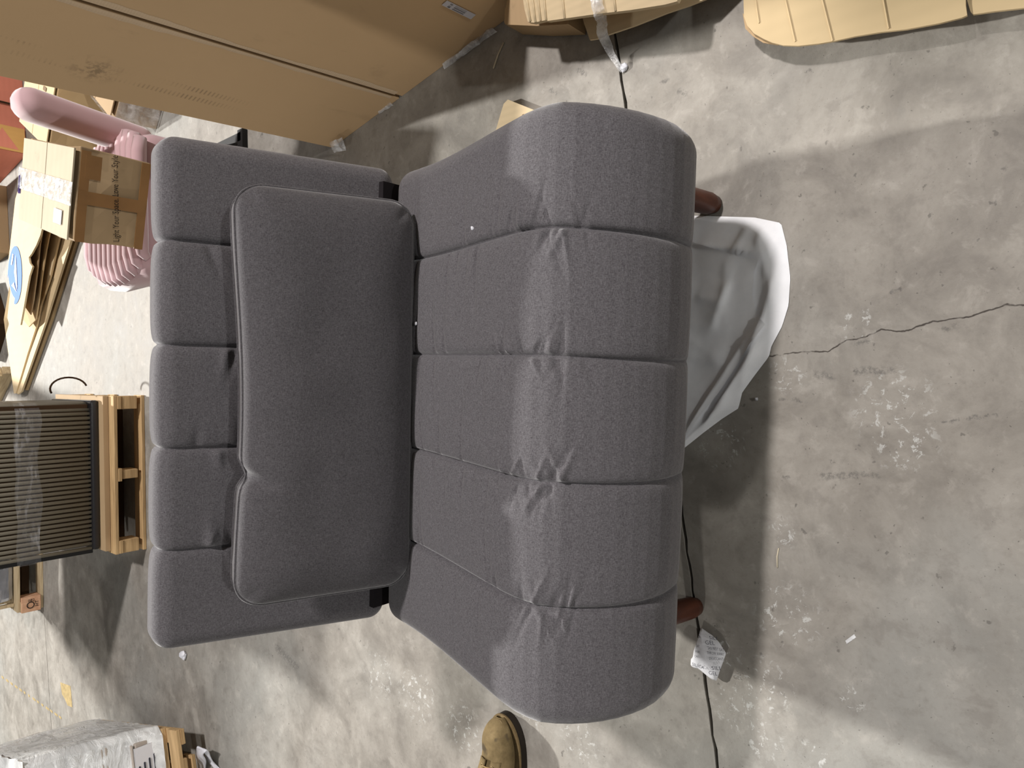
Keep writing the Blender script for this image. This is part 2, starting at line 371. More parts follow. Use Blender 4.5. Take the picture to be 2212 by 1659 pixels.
for k in range(5):
    for side in (-1, 1):
        if (k == 0 and side < 0) or (k == 4 and side > 0): continue
        for _ in range(11):                                           # puckers over the rolled front edge
            wr.append((k, side, s_at(q0, s0, r.uniform(0.70, 0.90), 0.56), r.uniform(0.0032, 0.0062), r.uniform(0.018, 0.055), r.choice((-1, -1, 1)) * r.uniform(0.003, 0.0068), r.uniform(-0.6, 0.6)))
        for _ in range(6):                                            # long fine ones on the flat of the seat
            wr.append((k, side, s_at(q0, s0, r.uniform(0.88, 1.26), 0.51), r.uniform(0.0035, 0.0060), r.uniform(0.04, 0.14), -r.uniform(0.002, 0.0052), r.uniform(-0.12, 0.12)))
seat, _ = cushion('seat', SEAT, lambda q: np.clip((q[:, 1] - 0.27) / 0.05, 0, 1) * np.clip((1.32 - q[:, 0]) / 0.05, 0, 1), SW, 0.007, wr, MAT['fabric'], sofa, belly=0.006, flare=0.074, pstep=0.0032)
BACK = [(1.330, 0.455, 0.03), (1.505, 0.912, 0.035), (1.610, 0.892, 0.045), (1.450, 0.425, 0.03)]
qb, nb, sb_ = round_poly(BACK); wr = []
for k in range(5):
    for side in (-1, 1):
        if (k == 0 and side < 0) or (k == 4 and side > 0): continue
        for _ in range(6 if k < 3 else 2):
            h = r.uniform(0.15, 0.85); wr.append((k, side, s_at(qb, sb_, 1.33 + 0.175 * h, 0.455 + 0.47 * h), r.uniform(0.006, 0.010), r.uniform(0.03, 0.07), r.choice((-1, 1)) * r.uniform(0.003, 0.006), r.uniform(-0.4, 0.4)))
backrest, _ = cushion('backrest', BACK, lambda q: np.clip((0.18 - (q[:, 0] - 1.33 - (q[:, 1] - 0.455) * 0.372)) / 0.1, 0, 1), SW + 0.03, 0.009, wr, MAT['fabric'], sofa, end_r=0.04, seam_d=0.006)
# dark liner strip between seat and backrest
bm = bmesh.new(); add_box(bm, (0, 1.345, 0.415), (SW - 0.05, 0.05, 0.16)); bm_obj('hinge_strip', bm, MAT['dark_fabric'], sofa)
bm = bmesh.new(); add_box(bm, (0, 0.98, 0.235), (SW - 0.08, 0.56, 0.05), None, 0.005); bm_obj('base_frame', bm, MAT['dark_fabric'], sofa)
def leg(x, y0, y1):
    n = 12; pts = []; rr = []
    for i in range(n + 1):
        f = i / n; pts.append((x + 0.0 * f, y0 + (y1 - y0) * f, 0.24 * (1 - f))); rr.append(0.034 - 0.010 * f - (0.004 if i == n else 0))
    return link('leg', tube_mesh('leg', pts, rr, 20), MAT['leg_wood'], sofa, smooth=True)
for sx in (-1, 1):
    leg(sx * 0.470, 0.80, 0.738); leg(sx * 0.478, 1.18, 1.235)

# lumbar cushion leaning on the backrest
PL, PH, PT = 0.842, 0.36, 0.15
pil = thing('lumbar_cushion', (-0.119, 0, 0), 'long charcoal grey cushion propped against the sofa backrest', 'cushion', SOFA_R)
def pillow_pts(f):                                 # f: +1 front panel, -1 back panel
    n, m = 121, 61; rows = []
    for j in range(m):
        b = -1 + 2 * j / (m - 1); row = []
        for i in range(n):
            a = -1 + 2 * i / (n - 1)
            # rounded-rectangle outline
            cr = 0.16
            x, h = a * PL / 2, b * PH / 2
            ex = max(0, abs(x) - (PL / 2 - 0.055)); eh = max(0, abs(h) - (PH / 2 - 0.055))
            if ex > 0 and eh > 0:
                mx = max(ex, eh); L = math.hypot(ex, eh); k = mx / L; x -= math.copysign(ex * (1 - k), x); h -= math.copysign(eh * (1 - k), h)
            da = min(1, (1 - abs(a)) * PL / 2 / 0.12); db = min(1, (1 - abs(b)) * PH / 2 / 0.12)
            g = math.sqrt(max(0, 1 - (1 - da) ** 2)) * math.sqrt(max(0, 1 - (1 - db) ** 2))
            t = 0.024 + (PT / 2 - 0.024) * g * (0.9 + 0.1 * (1 - a * a))
            h += -0.008 * math.cos(a * 3.1) * (1 if b > 0 else 0) * b
            # dent pulled into the top edge
            dx = x + 0.155; t -= 0.020 * math.exp(-((dx + (0.18 - h) * 0.25) / 0.012) ** 2) * math.exp(-((PH / 2 - h) / 0.05) ** 2)
            if b > 0: h -= 0.014 * math.exp(-(dx / 0.02) ** 2) * b ** 4
            t += 0.004 * noise.noise(Vector((x * 9, h * 9, f * 3.0))) * g
            row.append(Vector((x, -f * t, h)))
        rows.append(row)
    return rows
fr, bk = pillow_pts(1), pillow_pts(-1); n, m = 121, 61
V = [p for row in fr for p in row] + [p for row in bk for p in row]; F = []
for j in range(m - 1):
    for i in range(n - 1):
        a = j * n + i; F.append((a, a + 1, a + 1 + n, a + n)); b = a + n * m; F.append((b, b + n, b + 1 + n, b + 1))
loop = [i for i in range(n)] + [j * n + n - 1 for j in range(1, m)] + [(m - 1) * n + i for i in range(n - 2, -1, -1)] + [j * n for j in range(m - 2, 0, -1)]
for a, b in zip(loop, loop[1:] + loop[:1]): F.append((b, a, a + n * m, b + n * m))
PIL_T = Matrix.Translation((0.010, 1.284, 0.662)) @ Matrix.Rotation(math.radians(-0.9), 4, 'Y') @ Matrix.Rotation(math.radians(-21), 4, 'X')
me = mesh('cover', V, F); me.transform(PIL_T); link('cover', me, MAT['pillow_fabric'], pil, smooth=True)
pip = [PIL_T @ V[i] for i in loop[::2]]
link('piping', tube_mesh('piping', pip, 0.0028, 6, True), MAT['pillow_fabric'], pil, smooth=True)
pip = [PIL_T @ V[i + n * m] for i in loop[::2]]
link('piping', tube_mesh('piping', pip, 0.0028, 6, True), MAT['pillow_fabric'], pil, smooth=True)

# ------------------------------------------------------------------ white fabric bag slipping from under the seat
def make_bag():
    t = NT('white_nonwoven', 0.6, 0.3); f = t.noise(60, 5, 0.7); g = t.noise(6, 3)
    t.color(t.mix(f, lin(236, 238, 242), lin(250, 250, 252))); t.b.inputs['Subsurface Weight'].default_value = 0.0
    t.b.inputs['Transmission Weight'].default_value = 0.0
    t.link(t.math('ADD', t.math('MULTIPLY', t.step(g, 0.35, 0.6), 0.12), 0.86), t.b.inputs['Alpha']); t.bump(f, 0.0006, 0.4)
    return t.m
MAT['bag'] = make_bag()
bag = thing('fabric_bag', (0.05, 0.7, 0), 'crumpled white fabric bag spilling onto the floor from under the sofa seat', 'bag')
outer = [(1490, 466), (1560, 468), (1630, 470), (1688, 482), (1700, 530), (1708, 600), (1704, 660), (1690, 705), (1667, 748), (1662, 770), (1630, 812), (1604, 848), (1596, 882), (1560, 905), (1520, 935), (1470, 975)]
def resample(pts, k):
    pts = np.array([tuple(p) for p in pts], float); L = np.concatenate([[0], np.cumsum(np.linalg.norm(np.diff(pts, axis=0), axis=1))]); s = np.linspace(0, L[-1], k)
    return np.stack([np.interp(s, L, pts[:, i]) for i in range(pts.shape[1])], 1)
ow = resample([P(u, v) for u, v in outer], 90)
inner = resample([(0.36, 0.86, 0), (0.1, 0.95, 0), (-0.2, 0.92, 0)], 90)
def fold(p, q, a):                                 # ridge of height a along p-q
    p, q = Vector(p).to_2d(), Vector(q).to_2d(); return (p, q, a)
ridges = [(P(1500, 470), P(1690, 482), .004), (P(1508, 530), P(1660, 555), .016), (P(1660, 555), P(1700, 500), .014), (P(1650, 560), P(1690, 700), .012), (P(1690, 560), P(1600, 850), .020), (P(1510, 645), P(1570, 660), .008), (P(1550, 705), P(1585, 610), .016), (P(1495, 705), P(1560, 712), .006), (P(1490, 770), P(1570, 790), .007), (P(1500, 740), P(1560, 780), .005), (P(1660, 720), P(1520, 930), .022), (P(1640, 700), P(1490, 930), .012), (P(1610, 800), P(1600, 860), .008), (P(1575, 560), P(1570, 700), .005), (P(1620, 490), P(1590, 545), .012), (P(1655, 490), P(1640, 530), .010)]
def ridge_h(x, y):
    h = 0.0; p = Vector((x, y))
    for a, b, am in ridges:
        a2 = Vector(a).to_2d(); d = Vector(b).to_2d() - a2; t = max(0, min(1, (p - a2).dot(d) / d.length_squared)); e = (p - a2 - d * t)
        side = e.x * d.y - e.y * d.x; L = e.length; w = 0.006 if side > 0 else 0.024
        h += am * math.exp(-(L / w)) * min(1, 4 * t + .4) * min(1, 4 * (1 - t) + .4)
    return h
rows = []
for i in range(90):
    row = []
    for j in range(60):
        f = j / 59; x = ow[i][0] * (1 - f) + inner[i][0] * f; y = ow[i][1] * (1 - f) + inner[i][1] * f
        edge = min(1.0, f * 8)
        z = 0.002 + edge * (0.010 + ridge_h(x, y) * 0.55 + 0.004 * noise.noise(Vector((x * 12, y * 12, 1.3)))) + 0.0 * f
        row.append(Vector((x, y, max(0.002, z))) - bag.location)
    rows.append(row)
o = link('bag_panel', grid_mesh('bag_panel', rows), MAT['bag'], bag, smooth=True)
# the folded-over top layer with its hem
top_o = [(1500, 524), (1545, 538), (1600, 556), (1648, 562), (1636, 590), (1632, 640), (1640, 680), (1662, 700), (1640, 735), (1610, 775), (1560, 850), (1500, 925), (1478, 955)]
ot = resample([P(u, v) for u, v in top_o], 80); it = resample([(0.28, 0.86, 0), (0.05, 0.92, 0), (-0.2, 0.9, 0)], 80); rows = []
for i in range(80):
    row = []
    for j in range(44):
        f = j / 43; x = ot[i][0] * (1 - f) + it[i][0] * f; y = ot[i][1] * (1 - f) + it[i][1] * f
        z = 0.0185 + ridge_h(x, y) * 0.62 + 0.005 * noise.noise(Vector((x * 14, y * 14, 5.3))) + 0.02 * max(0, f - 0.45)
        row.append(Vector((x, y, z)) - bag.location)
    rows.append(row)
link('bag_flap', grid_mesh('bag_flap', rows), MAT['bag'], bag, smooth=True)

# ------------------------------------------------------------------ silica gel sachet
sach = thing('silica_gel_packet', P(1532, 1411), 'small white silica gel packet with printed words beside the front left sofa leg', 'packet')
out = resample([P(u, v, 0.006) for u, v in [(1516.5, 1354), (1540, 1370), (1556, 1385), (1571, 1410), (1562, 1435), (1550, 1469), (1540, 1466), (1511, 1443), (1501, 1441), (1494, 1436), (1495, 1422), (1499, 1418), (1501, 1405), (1505, 1392), (1512, 1370), (1516.5, 1354)]], 73)[:-1]
cen = out.mean(0); V = []; F = []; R = 8
for k in range(R + 1):
    f = 1 - k / R
    for i, p in enumerate(out):
        x, y = cen[0] + (p[0] - cen[0]) * f, cen[1] + (p[1] - cen[1]) * f
        z = 0.012 + 0.013 * math.sqrt(max(0, 1 - f ** 1.5)) + 0.0012 * noise.noise(Vector((x * 60, y * 60, 0))); V.append(Vector((x, y, z)) - sach.location)
n = len(out); low = []
for k in range(R):
    for i in range(n): F.append((k * n + i, k * n + (i + 1) % n, (k + 1) * n + (i + 1) % n, (k + 1) * n + i))
for i, p in enumerate(out): low.append(Vector((cen[0] + (p[0] - cen[0]) * .8, cen[1] + (p[1] - cen[1]) * .8, 0.0)) - sach.location)
b0 = len(V); V += low
for i in range(n): F.append((i, b0 + i, b0 + (i + 1) % n, (i + 1) % n))
F.append(tuple(b0 + i for i in range(n))[::-1])
link('pouch', mesh('pouch', V, F), MAT['paper'], sach, smooth=True)
def print_on(word, u, v, h, w, tilt=6):            # a printed word, letter height h px, from (u, v) at its lower left
    p = P(u, v, 0.0278); px = (P(u + 10, v, 0.0278) - p).length / 10; py = (P(u, v - 10, 0.0278) - p).length / 10
    d = P(u + 10, v, 0.0278) - p; a = math.atan2(d.y, d.x) - math.radians(tilt)
    o = text_obj('printed_word', word, h * py / 0.70, MAT['ink_grey'], sach, p - sach.location, (0, 0, a))
    wd = max(x.co.x for x in o.data.vertices) - min(x.co.x for x in o.data.vertices); k = w * px / wd
    for x in o.data.vertices: x.co.x *= k
for wd in [('SILI', 1532, 1381, 7.5, 16, 6), ('GEL', 1523.5, 1392, 9, 20, 4), ('"DO NOT EAT', 1527.5, 1402, 6, 35, 8), ('THROW AWAY', 1527.5, 1413, 6, 36, 5), ('DESICCANT', 1532, 1425, 5.5, 30, 3), ('SILI', 1537.5, 1447, 8, 18, 2), ('GEL', 1531, 1457, 8, 18, 7),
           ('A', 1509, 1378.5, 7, 5, 6), ('AT"', 1504.5, 1398, 5, 7.5, 5), ('WAY', 1502, 1409.5, 5, 10, 6), ('CANT', 1500.5, 1420, 5, 10, 5), ('SILICA', 1494.5, 1437, 6.5, 25, 18)]: print_on(*wd)

# ------------------------------------------------------------------ work boot
def make_suede():
    t = NT('tan_suede', 0.9, 0.15); f = t.noise(16, 5, 0.65); st = t.step(t.noise(11, 3, 0.6), 0.55, 0.62)
    c = t.ramp(f, (0.3, lin(96, 82, 56)), (0.55, lin(124, 107, 76)), (0.8, lin(156, 137, 102)))
    c = t.mix(t.math('MULTIPLY', st, 0.7), c, lin(60, 54, 46)); t.color(c); t.bump(t.noise(120, 3), 0.001, 0.4); return t.m
MAT['suede'] = make_suede(); MAT['sole'] = plain('dark_rubber', lin(44, 38, 32), 0.8, 0.2); MAT['lace'] = plain('tan_lace', lin(150, 128, 90), 0.9, 0.1, 0.3, 60)
MAT['welt'] = plain('welt_stitch', lin(118, 100, 70), 0.8, 0.2, 0.2, 80); MAT['brass'] = plain('eyelet_metal', lin(150, 132, 100), 0.35, 0.5, metal=1.0)
toe = P(1090, 1543, 0.02)
boot = thing('work_boot', (toe.x, toe.y, 0), 'scuffed tan suede work boot with laces, toe pointing at the sofa', 'boot', math.radians(183))
# along +x local from toe to heel
def foot_w(x): return 0.052 * min(1, math.sqrt(max(0, 1 - (1 - min(1, x / 0.085)) ** 2.1))) * (1 - 0.20 * max(0, min(1, (x - 0.10) / 0.12))) * (1 if x < 0.27 else math.sqrt(max(0.02, 1 - ((x - 0.27) / 0.031) ** 2)))
def foot_c(x): return 0.010 * math.sin(min(1, x / 0.3) * math.pi) - 0.004
def ring_sweep(stations, seg=40):
    V, F = [], []
    for (x, c, w, z0, h, p) in stations:
        for k in range(seg):
            th = 2 * math.pi * k / seg; cy, cz = math.cos(th), math.sin(th)
            V.append((x, c + w * math.copysign(abs(cy) ** (2 / p), cy), z0 + h * (0.5 + 0.5 * math.copysign(abs(cz) ** (2 / p), cz))))
    n = len(stations)
    for i in range(n - 1):
        for k in range(seg): F.append((i * seg + k, i * seg + (k + 1) % seg, (i + 1) * seg + (k + 1) % seg, (i + 1) * seg + k))
    F.append(tuple(range(seg))); F.append(tuple((n - 1) * seg + k for k in range(seg))[::-1]); return V, F
def outline_plate(z0, z1, grow):
    xs = [0.3005 * (1 - math.cos(math.pi * i / 40)) / 2 for i in range(41)]
    L = [(x * (1 + grow * 6) - grow, foot_c(x) - foot_w(x) - grow, 0) for x in xs]; Rr = [(x * (1 + grow * 6) - grow, foot_c(x) + foot_w(x) + grow, 0) for x in xs][::-1]
    bm = bmesh.new(); vs = [bm.verts.new((a, b, z1)) for a, b, _ in L + Rr]; bmesh.ops.remove_doubles(bm, verts=bm.verts, dist=1e-5)
    vs = [v for v in vs if v.is_valid]; f = bm.faces.new(vs); rr = bmesh.ops.extrude_face_region(bm, geom=[f])
    for v in [g for g in rr['geom'] if isinstance(g, bmesh.types.BMVert)]: v.co.z = z0
    return bm
bm_obj('sole', outline_plate(0.0, 0.026, 0.002), MAT['sole'], boot)
bm_obj('welt', outline_plate(0.026, 0.031, 0.0032), MAT['welt'], boot)
st = []
for i in range(31):
    x = 0.002 + 0.296 * (1 - math.cos(math.pi * i / 30)) / 2
    h = 0.062 * math.sqrt(max(0.03, 1 - (1 - min(1, x / 0.07)) ** 2)) + 0.085 * max(0, min(1, (x - 0.085) / 0.11)) ** 1.3
    st.append((x, foot_c(x), max(0.004, foot_w(x) + 0.001), 0.028, h if x < 0.28 else h * 0.97, 2.3))
V, F = ring_sweep(st); link('upper', mesh('upper', V, F), MAT['suede'], boot, smooth=True)
V = []; seg = 32; lv = [(0.10, 0.208, 0.072, 0.040), (0.16, 0.222, 0.068, 0.040), (0.19, 0.226, 0.066, 0.042), (0.235, 0.230, 0.068, 0.047), (0.242, 0.230, 0.064, 0.043), (0.235, 0.230, 0.060, 0.039), (0.12, 0.225, 0.055, 0.033)]
for (z, cx, a, b) in lv:
    for k in range(seg): th = 2 * math.pi * k / seg; V.append((cx + a * math.cos(th), b * math.sin(th), z))
F = [(i * seg + k, i * seg + (k + 1) % seg, (i + 1) * seg + (k + 1) % seg, (i + 1) * seg + k) for i in range(len(lv) - 1) for k in range(seg)]; F.append(tuple((len(lv) - 1) * seg + k for k in range(seg)))
link('shaft', mesh('shaft', V, F), MAT['suede'], boot, smooth=True)
def up_z(x): return 0.031 + 0.062 * math.sqrt(max(0.03, 1 - (1 - min(1, x / 0.07)) ** 2)) + 0.085 * max(0, min(1, (x - 0.085) / 0.11)) ** 1.3
for sgn in (-1, 1):                                # the two eyelet flaps either side of the tongue
    rows = []
    for i in range(14):
        x = 0.098 + 0.10 * i / 13; z = up_z(x); row = []
        for k in range(7):
            yy = 0.010 + 0.026 * k / 6; row.append(Vector((x, foot_c(x) + sgn * yy, z + 0.003 - 9 * yy * yy * (1 if k > 2 else .6))))
        rows.append(row)
    o = link('eyelet_flap', grid_mesh('eyelet_flap', rows), MAT['suede'], boot, smooth=True); md = o.modifiers.new('thick', 'SOLIDIFY'); md.thickness = 0.004; md.offset = 1
    for i in range(4):
        x = 0.110 + 0.026 * i; z = up_z(x) + 0.0045
        cu = [(x + 0.0038 * math.cos(t), foot_c(x) + sgn * 0.018 + 0.0038 * math.sin(t), z + 0.012 * (x - .1)) for t in np.linspace(0, 2 * math.pi, 13)[:-1]]
        link('eyelet', tube_mesh('eyelet', cu, 0.0013, 6, True), MAT['brass'], boot, smooth=True)
for i in range(4):
    x = 0.110 + 0.026 * i; z = up_z(x) + 0.006
    pts = [(x + (0.010 if i else 0) * (k / 8 - .5), foot_c(x) + 0.018 * (k / 4 - 1), z + 0.004 * math.sin(math.pi * k / 8)) for k in range(9)]
    link('lace', tube_mesh('lace', pts, 0.0022, 6), MAT['lace'], boot, smooth=True)
    if i: link('lace', tube_mesh('lace', [(p[0] - 0.013, -p[1] + 2 * foot_c(x), p[2] - 0.003) for p in pts], 0.0022, 6), MAT['lace'], boot, smooth=True)
arc = [(0.003 + 0.09 * (1 - math.cos(t)) * 0.9, foot_c(0.05) + 0.043 * math.sin(t), up_z(0.01 + 0.08 * (1 - math.cos(t))) - 0.012 - 0.018 * abs(math.sin(t))) for t in np.linspace(-1.3, 1.3, 25)]
link('toe_seam', tube_mesh('toe_seam', arc, 0.0014, 6), MAT['welt'], boot, smooth=True)

# ------------------------------------------------------------------ big carton on the right
A = P(718, 316); B = P(1083, 45); ed = (B - A).normalized(); carton = thing('tall_carton', A, 'tall brown carton with a dark centre slot and barcode sticker', 'carton', math.atan2(ed.y, ed.x))
CW, CD, CHT = 0.95, 0.45, 1.38
lean = Vector((0.0476 * ed.x - 0.0265 * ed.y, 0, 0)); sh = Matrix.Identity(4)
tx = -(0.0476 * ed.x - 0.0265 * ed.y); ty = -(-0.0476 * ed.y - 0.0265 * ed.x)
sh[0][2] = tx; sh[1][2] = ty                       # it leans a little
def cbox(name, c, d, mat, parent=carton, bev=0.0):
    bm = bmesh.new(); add_box(bm, c, d, None, bev)
    for v in bm.verts: v.co = sh @ v.co
    return bm_obj(name, bm, mat, parent)
SL = (P(858, 192) - A).length + 0.008
cbox('body', (CW / 2, CD / 2 + 0.006, CHT / 2 + 0.004), (CW, CD, CHT - 0.008), MAT['card_dark'])
def make_bigface():
    t = NT('carton_face', 0.7, 0.25); v = t.obj(scale=(1, 1, 0.5))
    c = t.mix(t.noise(2.0, 4), lin(190, 160, 122), lin(206, 174, 134))
    d = t.step(t.noise(7, 6, 0.7, vec=v, dist=0.5), 0.58, 0.72); c = t.mix(t.math('MULTIPLY', d, 0.22), c, lin(150, 126, 96))
    # rubbed dark smudge and rows of faint hatch print
    sm = t.step(t.dist(t.tc.outputs['Object'], (0.10, 0, 0.83)), 0.09, 0.01); c = t.mix(t.math('MULTIPLY', t.math('MULTIPLY', sm, t.step(t.noise(40, 5, 0.7), 0.45, 0.6)), 0.7), c, lin(70, 62, 50))
    w = t.n('ShaderNodeTexWave', wave_type='BANDS', bands_direction='Z'); w.inputs['Scale'].default_value = 26; t.link(t.tc.outputs['Object'], w.inputs[0])
    sx = t.n('ShaderNodeSeparateXYZ'); t.link(t.tc.outputs['Object'], sx.inputs[0])
    dx = t.math('ABSOLUTE', t.math('SUBTRACT', sx.outputs[0], 0.13)); dx2 = t.math('ABSOLUTE', t.math('SUBTRACT', sx.outputs[0], 0.085))
    band = t.math('MAXIMUM', t.step(dx, 0.013, 0.010), t.step(dx2, 0.013, 0.010))
    k = t.math('MULTIPLY', t.math('MULTIPLY', t.step(w.outputs['Fac'], 0.6, 0.8), band), t.step(t.noise(5, 3), 0.42, 0.62)); k = t.math('MULTIPLY', k, t.step(sx.outputs[2], 0.35, 0.6))
    c = t.mix(t.math('MULTIPLY', k, 0.45), c, lin(95, 80, 60))
    t.color(c); t.bump(t.noise(60, 4), 0.001, 0.25); return t.m
MAT['bigface'] = make_bigface()
cbox('panel', (SL / 2 - 0.003, 0.0, CHT / 2), (SL - 0.006, 0.012, CHT), MAT['bigface'], bev=0.002)
cbox('panel', (SL + (CW - SL) / 2 + 0.004, 0.0, CHT / 2), (CW - SL - 0.008, 0.012, CHT), MAT['bigface'], bev=0.002)
for sgn in (-1, 1):
    rows = []; rr = random.Random(5 + sgn)
    for i in range(60):
        z = 0.03 + (CHT - 0.04) * i / 59; w = 0.016 + 0.012 * noise.noise(Vector((z * 3, sgn, 0))) + rr.uniform(-.002, .002)
        rows.append([sh @ Vector((SL + sgn * 0.006, -0.0068, z)), sh @ Vector((SL + sgn * (0.006 + w * .5), -0.0072, z)), sh @ Vector((SL + sgn * (0.006 + w), -0.0064, z))])
    link('torn_tape_edge', grid_mesh('torn_tape_edge', rows), MAT['card_edge'], carton)
# barcode sticker
def make_barcode():
    t = NT('barcode_print', 0.5, 0.3); s = t.n('ShaderNodeSeparateXYZ'); t.link(t.tc.outputs['Generated'], s.inputs[0])
    wn = t.n('ShaderNodeTexWhiteNoise', noise_dimensions='1D'); t.link(t.math('FLOOR', t.math('MULTIPLY', s.outputs[0], 70.0)), wn.inputs['W'])
    ix = t.math('MULTIPLY', t.math('GREATER_THAN', s.outputs[0], 0.10), t.math('LESS_THAN', s.outputs[0], 0.90)); iy = t.math('MULTIPLY', t.math('GREATER_THAN', s.outputs[2], 0.30), t.math('LESS_THAN', s.outputs[2], 0.68))
    k = t.math('MULTIPLY', t.math('MULTIPLY', ix, iy), t.math('GREATER_THAN', wn.outputs[0], 0.42))
    ln = t.math('MULTIPLY', ix, t.math('MULTIPLY', t.math('GREATER_THAN', s.outputs[2], 0.76), t.math('LESS_THAN', s.outputs[2], 0.84)))
    wn2 = t.n('ShaderNodeTexWhiteNoise', noise_dimensions='1D'); t.link(t.math('FLOOR', t.math('MULTIPLY', s.outputs[0], 45.0)), wn2.inputs['W'])
    k = t.math('MAXIMUM', k, t.math('MULTIPLY', ln, t.math('GREATER_THAN', wn2.outputs[0], 0.45)))
    t.color(t.mix(k, lin(200, 198, 204), lin(70, 68, 72))); return t.m
MAT['barcode'] = make_barcode()
def on_face(u, v):                                  # where the sight line meets the carton's front panel (for sticking labels on it)
    R = Matrix.Rotation(-carton.rotation_euler[2], 4, 'Z'); o = R @ (Vector((0, 0, CAM_H)) - A); d = R @ Vector(ray(u, v))
    # plane: y = ty * z - 0.008
    t = (ty * o.z - 0.0085 - o.y) / (d.y - ty * d.z); return o + d * t
c4 = [on_face(*p) for p in [(954, 11), (1017, 42), (1028, 32), (966, 1)]]
lab = mesh('barcode_sticker', [(p - c4[0]) for p in c4], [(0, 1, 2, 3)]); link('barcode_sticker', lab, MAT['barcode'], carton, c4[0])
# clear film sticking out at the foot
def scrap(name, pts, mat, parent=None, amp=0.01, seed=0, nsub=9, thick=0.0):
    """crumpled sheet between four corner points"""
    a, b, c, d = [Vector(p) for p in pts]; o0 = a.copy() if not parent else parent.matrix_basis.translation.copy(); rows = []
    for i in range(nsub):
        row = []
        for j in range(nsub):
            f, g = i / (nsub - 1), j / (nsub - 1); p = (a * (1 - f) + b * f) * (1 - g) + (d * (1 - f) + c * f) * g
            e = min(1, 4 * min(f, 1 - f) + .3) * min(1, 4 * min(g, 1 - g) + .3); q = p * 40 + Vector((seed, seed * 2, 0))
            p = p + Vector((noise.noise(q), noise.noise(q + Vector((9, 0, 0))), abs(noise.noise(q + Vector((0, 9, 0)))) * 1.6)) * amp * e
            p.z = max(p.z, 0.001); row.append(p - o0)
        rows.append(row)
    o = link(name, grid_mesh(name, rows), mat, parent, (0, 0, 0) if parent else o0, smooth=True)
    if thick: md = o.modifiers.new('thick', 'SOLIDIFY'); md.thickness = thick
    return o
def cscrap(pts, seed):
    o = scrap('film_scrap', pts, MAT['film'], None, 0.012, seed)
    o.parent = carton; R = Matrix.Rotation(-carton.rotation_euler[2], 4, 'Z')
    o.data.transform(Matrix.Translation(R @ (o.location - A)) @ R.to_4x4()); o.location = (0, 0, 0); return o
cscrap([P(990, 112, .01), P(1062, 58, .01), P(1075, 68, .005), P(1000, 122, .002)], 1)
cscrap([P(955, 138, .01), P(1030, 85, .02), P(1040, 92, .003), P(960, 150, .002)], 2)
cscrap([P(810, 232, .02), P(840, 215, .02), P(850, 228, .002), P(820, 246, .002)], 3)
cscrap([P(712, 308, .05), P(740, 296, .06), P(748, 325, .02), P(722, 330, .003)], 4)

# ------------------------------------------------------------------ loose cardboard along the top edge of the picture
def sheet(name, pts, z, th, mat, label, cat='cardboard', group=None, bow=0.0):
    q = [P(u, v, z) for u, v in pts]; o = slab(name, q, th, mat); tag(o, label, cat, group); return o
base1 = sheet('cardboard_sheet', [(1285, -300), (1300, -30), (1330, 10), (1500, -10), (1600, -60), (1640, -300)], 0.03, 0.03, MAT['card_tan'], 'undermost flattened carton beneath the torn corrugated sheet beside the tall carton')
fl1 = sheet('carton_flap', [(1170, -300), (1112, -60), (1091, 20), (1089, 48), (1092, 53), (1160, 56), (1228, 52), (1240, -300)], 0.08, 0.075, MAT['card_old'], 'brown folded carton between the tall carton and the corrugated sheet', 'carton')
sh2 = sheet('cardboard_sheet', [(1245, -300), (1256, 30), (1262, 52), (1274, 86), (1300, 82), (1310, 76), (1372, 55), (1440, 28), (1488, 12), (1524, -2), (1580, -60), (1600, -300)], 0.066, 0.006, MAT['card_light'], 'pale corrugated sheet with torn film along its lower edge')
sh1 = sheet('cardboard_sheet', [(1160, -300), (1127, -20), (1133, 20), (1140, 47), (1152, 49), (1176, 44), (1184, 45), (1290, 30), (1360, 22), (1436, 10), (1462, 3), (1468, -8), (1500, -300)], 0.14, 0.012, MAT['card_light'], 'thick corrugated cardboard with ridged folds lying topmost beside the tall carton')
for (u0, v0, u1, v1) in [(1146, 46, 1132, -40), (1157, 48, 1146, -40), (1168, 45, 1158, -40), (1180, 44, 1172, -40), (1220, 40, 1212, -40), (1330, 24, 1322, -40)]:
    a, b = P(u0, v0, .141), P(u1, v1, .141); link('fold_ridge', tube_mesh('fold_ridge', [a - sh1.location, (a + b) / 2 - sh1.location, b - sh1.location], 0.003, 6), MAT['card_light'], sh1, smooth=True)
pts = resample([P(1286, -40, .15), P(1290, 5, .15), P(1296, 30, .15), P(1301, 40, .12), P(1303, 74, .072), P(1311, 92, .05), P(1325, 122, .02), P(1346, 155, .004)], 40); rows = []
for i, p in enumerate(pts):
    w = 0.018 if i < 22 else 0.018 - 0.012 * (i - 22) / 18; p = Vector(p) - Vector(pts[0])
    row = []
    for k in range(7):
        g = k / 6 - .5; q = (p + Vector(pts[0])) * 70
        row.append(p + Vector((g * w * 0.5, -g * w * 1.6, 0.004 + 0.006 * noise.noise(q + Vector((k, 0, 0))))))
    rows.append(row)
fs = link('film_strip', grid_mesh('film_strip', rows), MAT['film_strip'], None, pts[0], smooth=True); tag(fs, 'twisted strip of clear film hanging off the corrugated sheets onto the floor', 'plastic film')
s3 = sheet('cardboard_sheet', [(1600, -300), (1605, -40), (1607, 36), (1614, 55), (1628, 72), (1650, 84), (1668, 92), (1692, 98), (1725, 99), (1770, 94), (1805, 88), (1850, 78), (1905, 69), (1960, 63), (2030, 50), (2078, 38), (2089, 33), (2086, 10), (2082, -300)], 0.055, 0.006, MAT['card_pale'], 'large plain tan cardboard flap with a rounded torn corner, lying near the film strip')
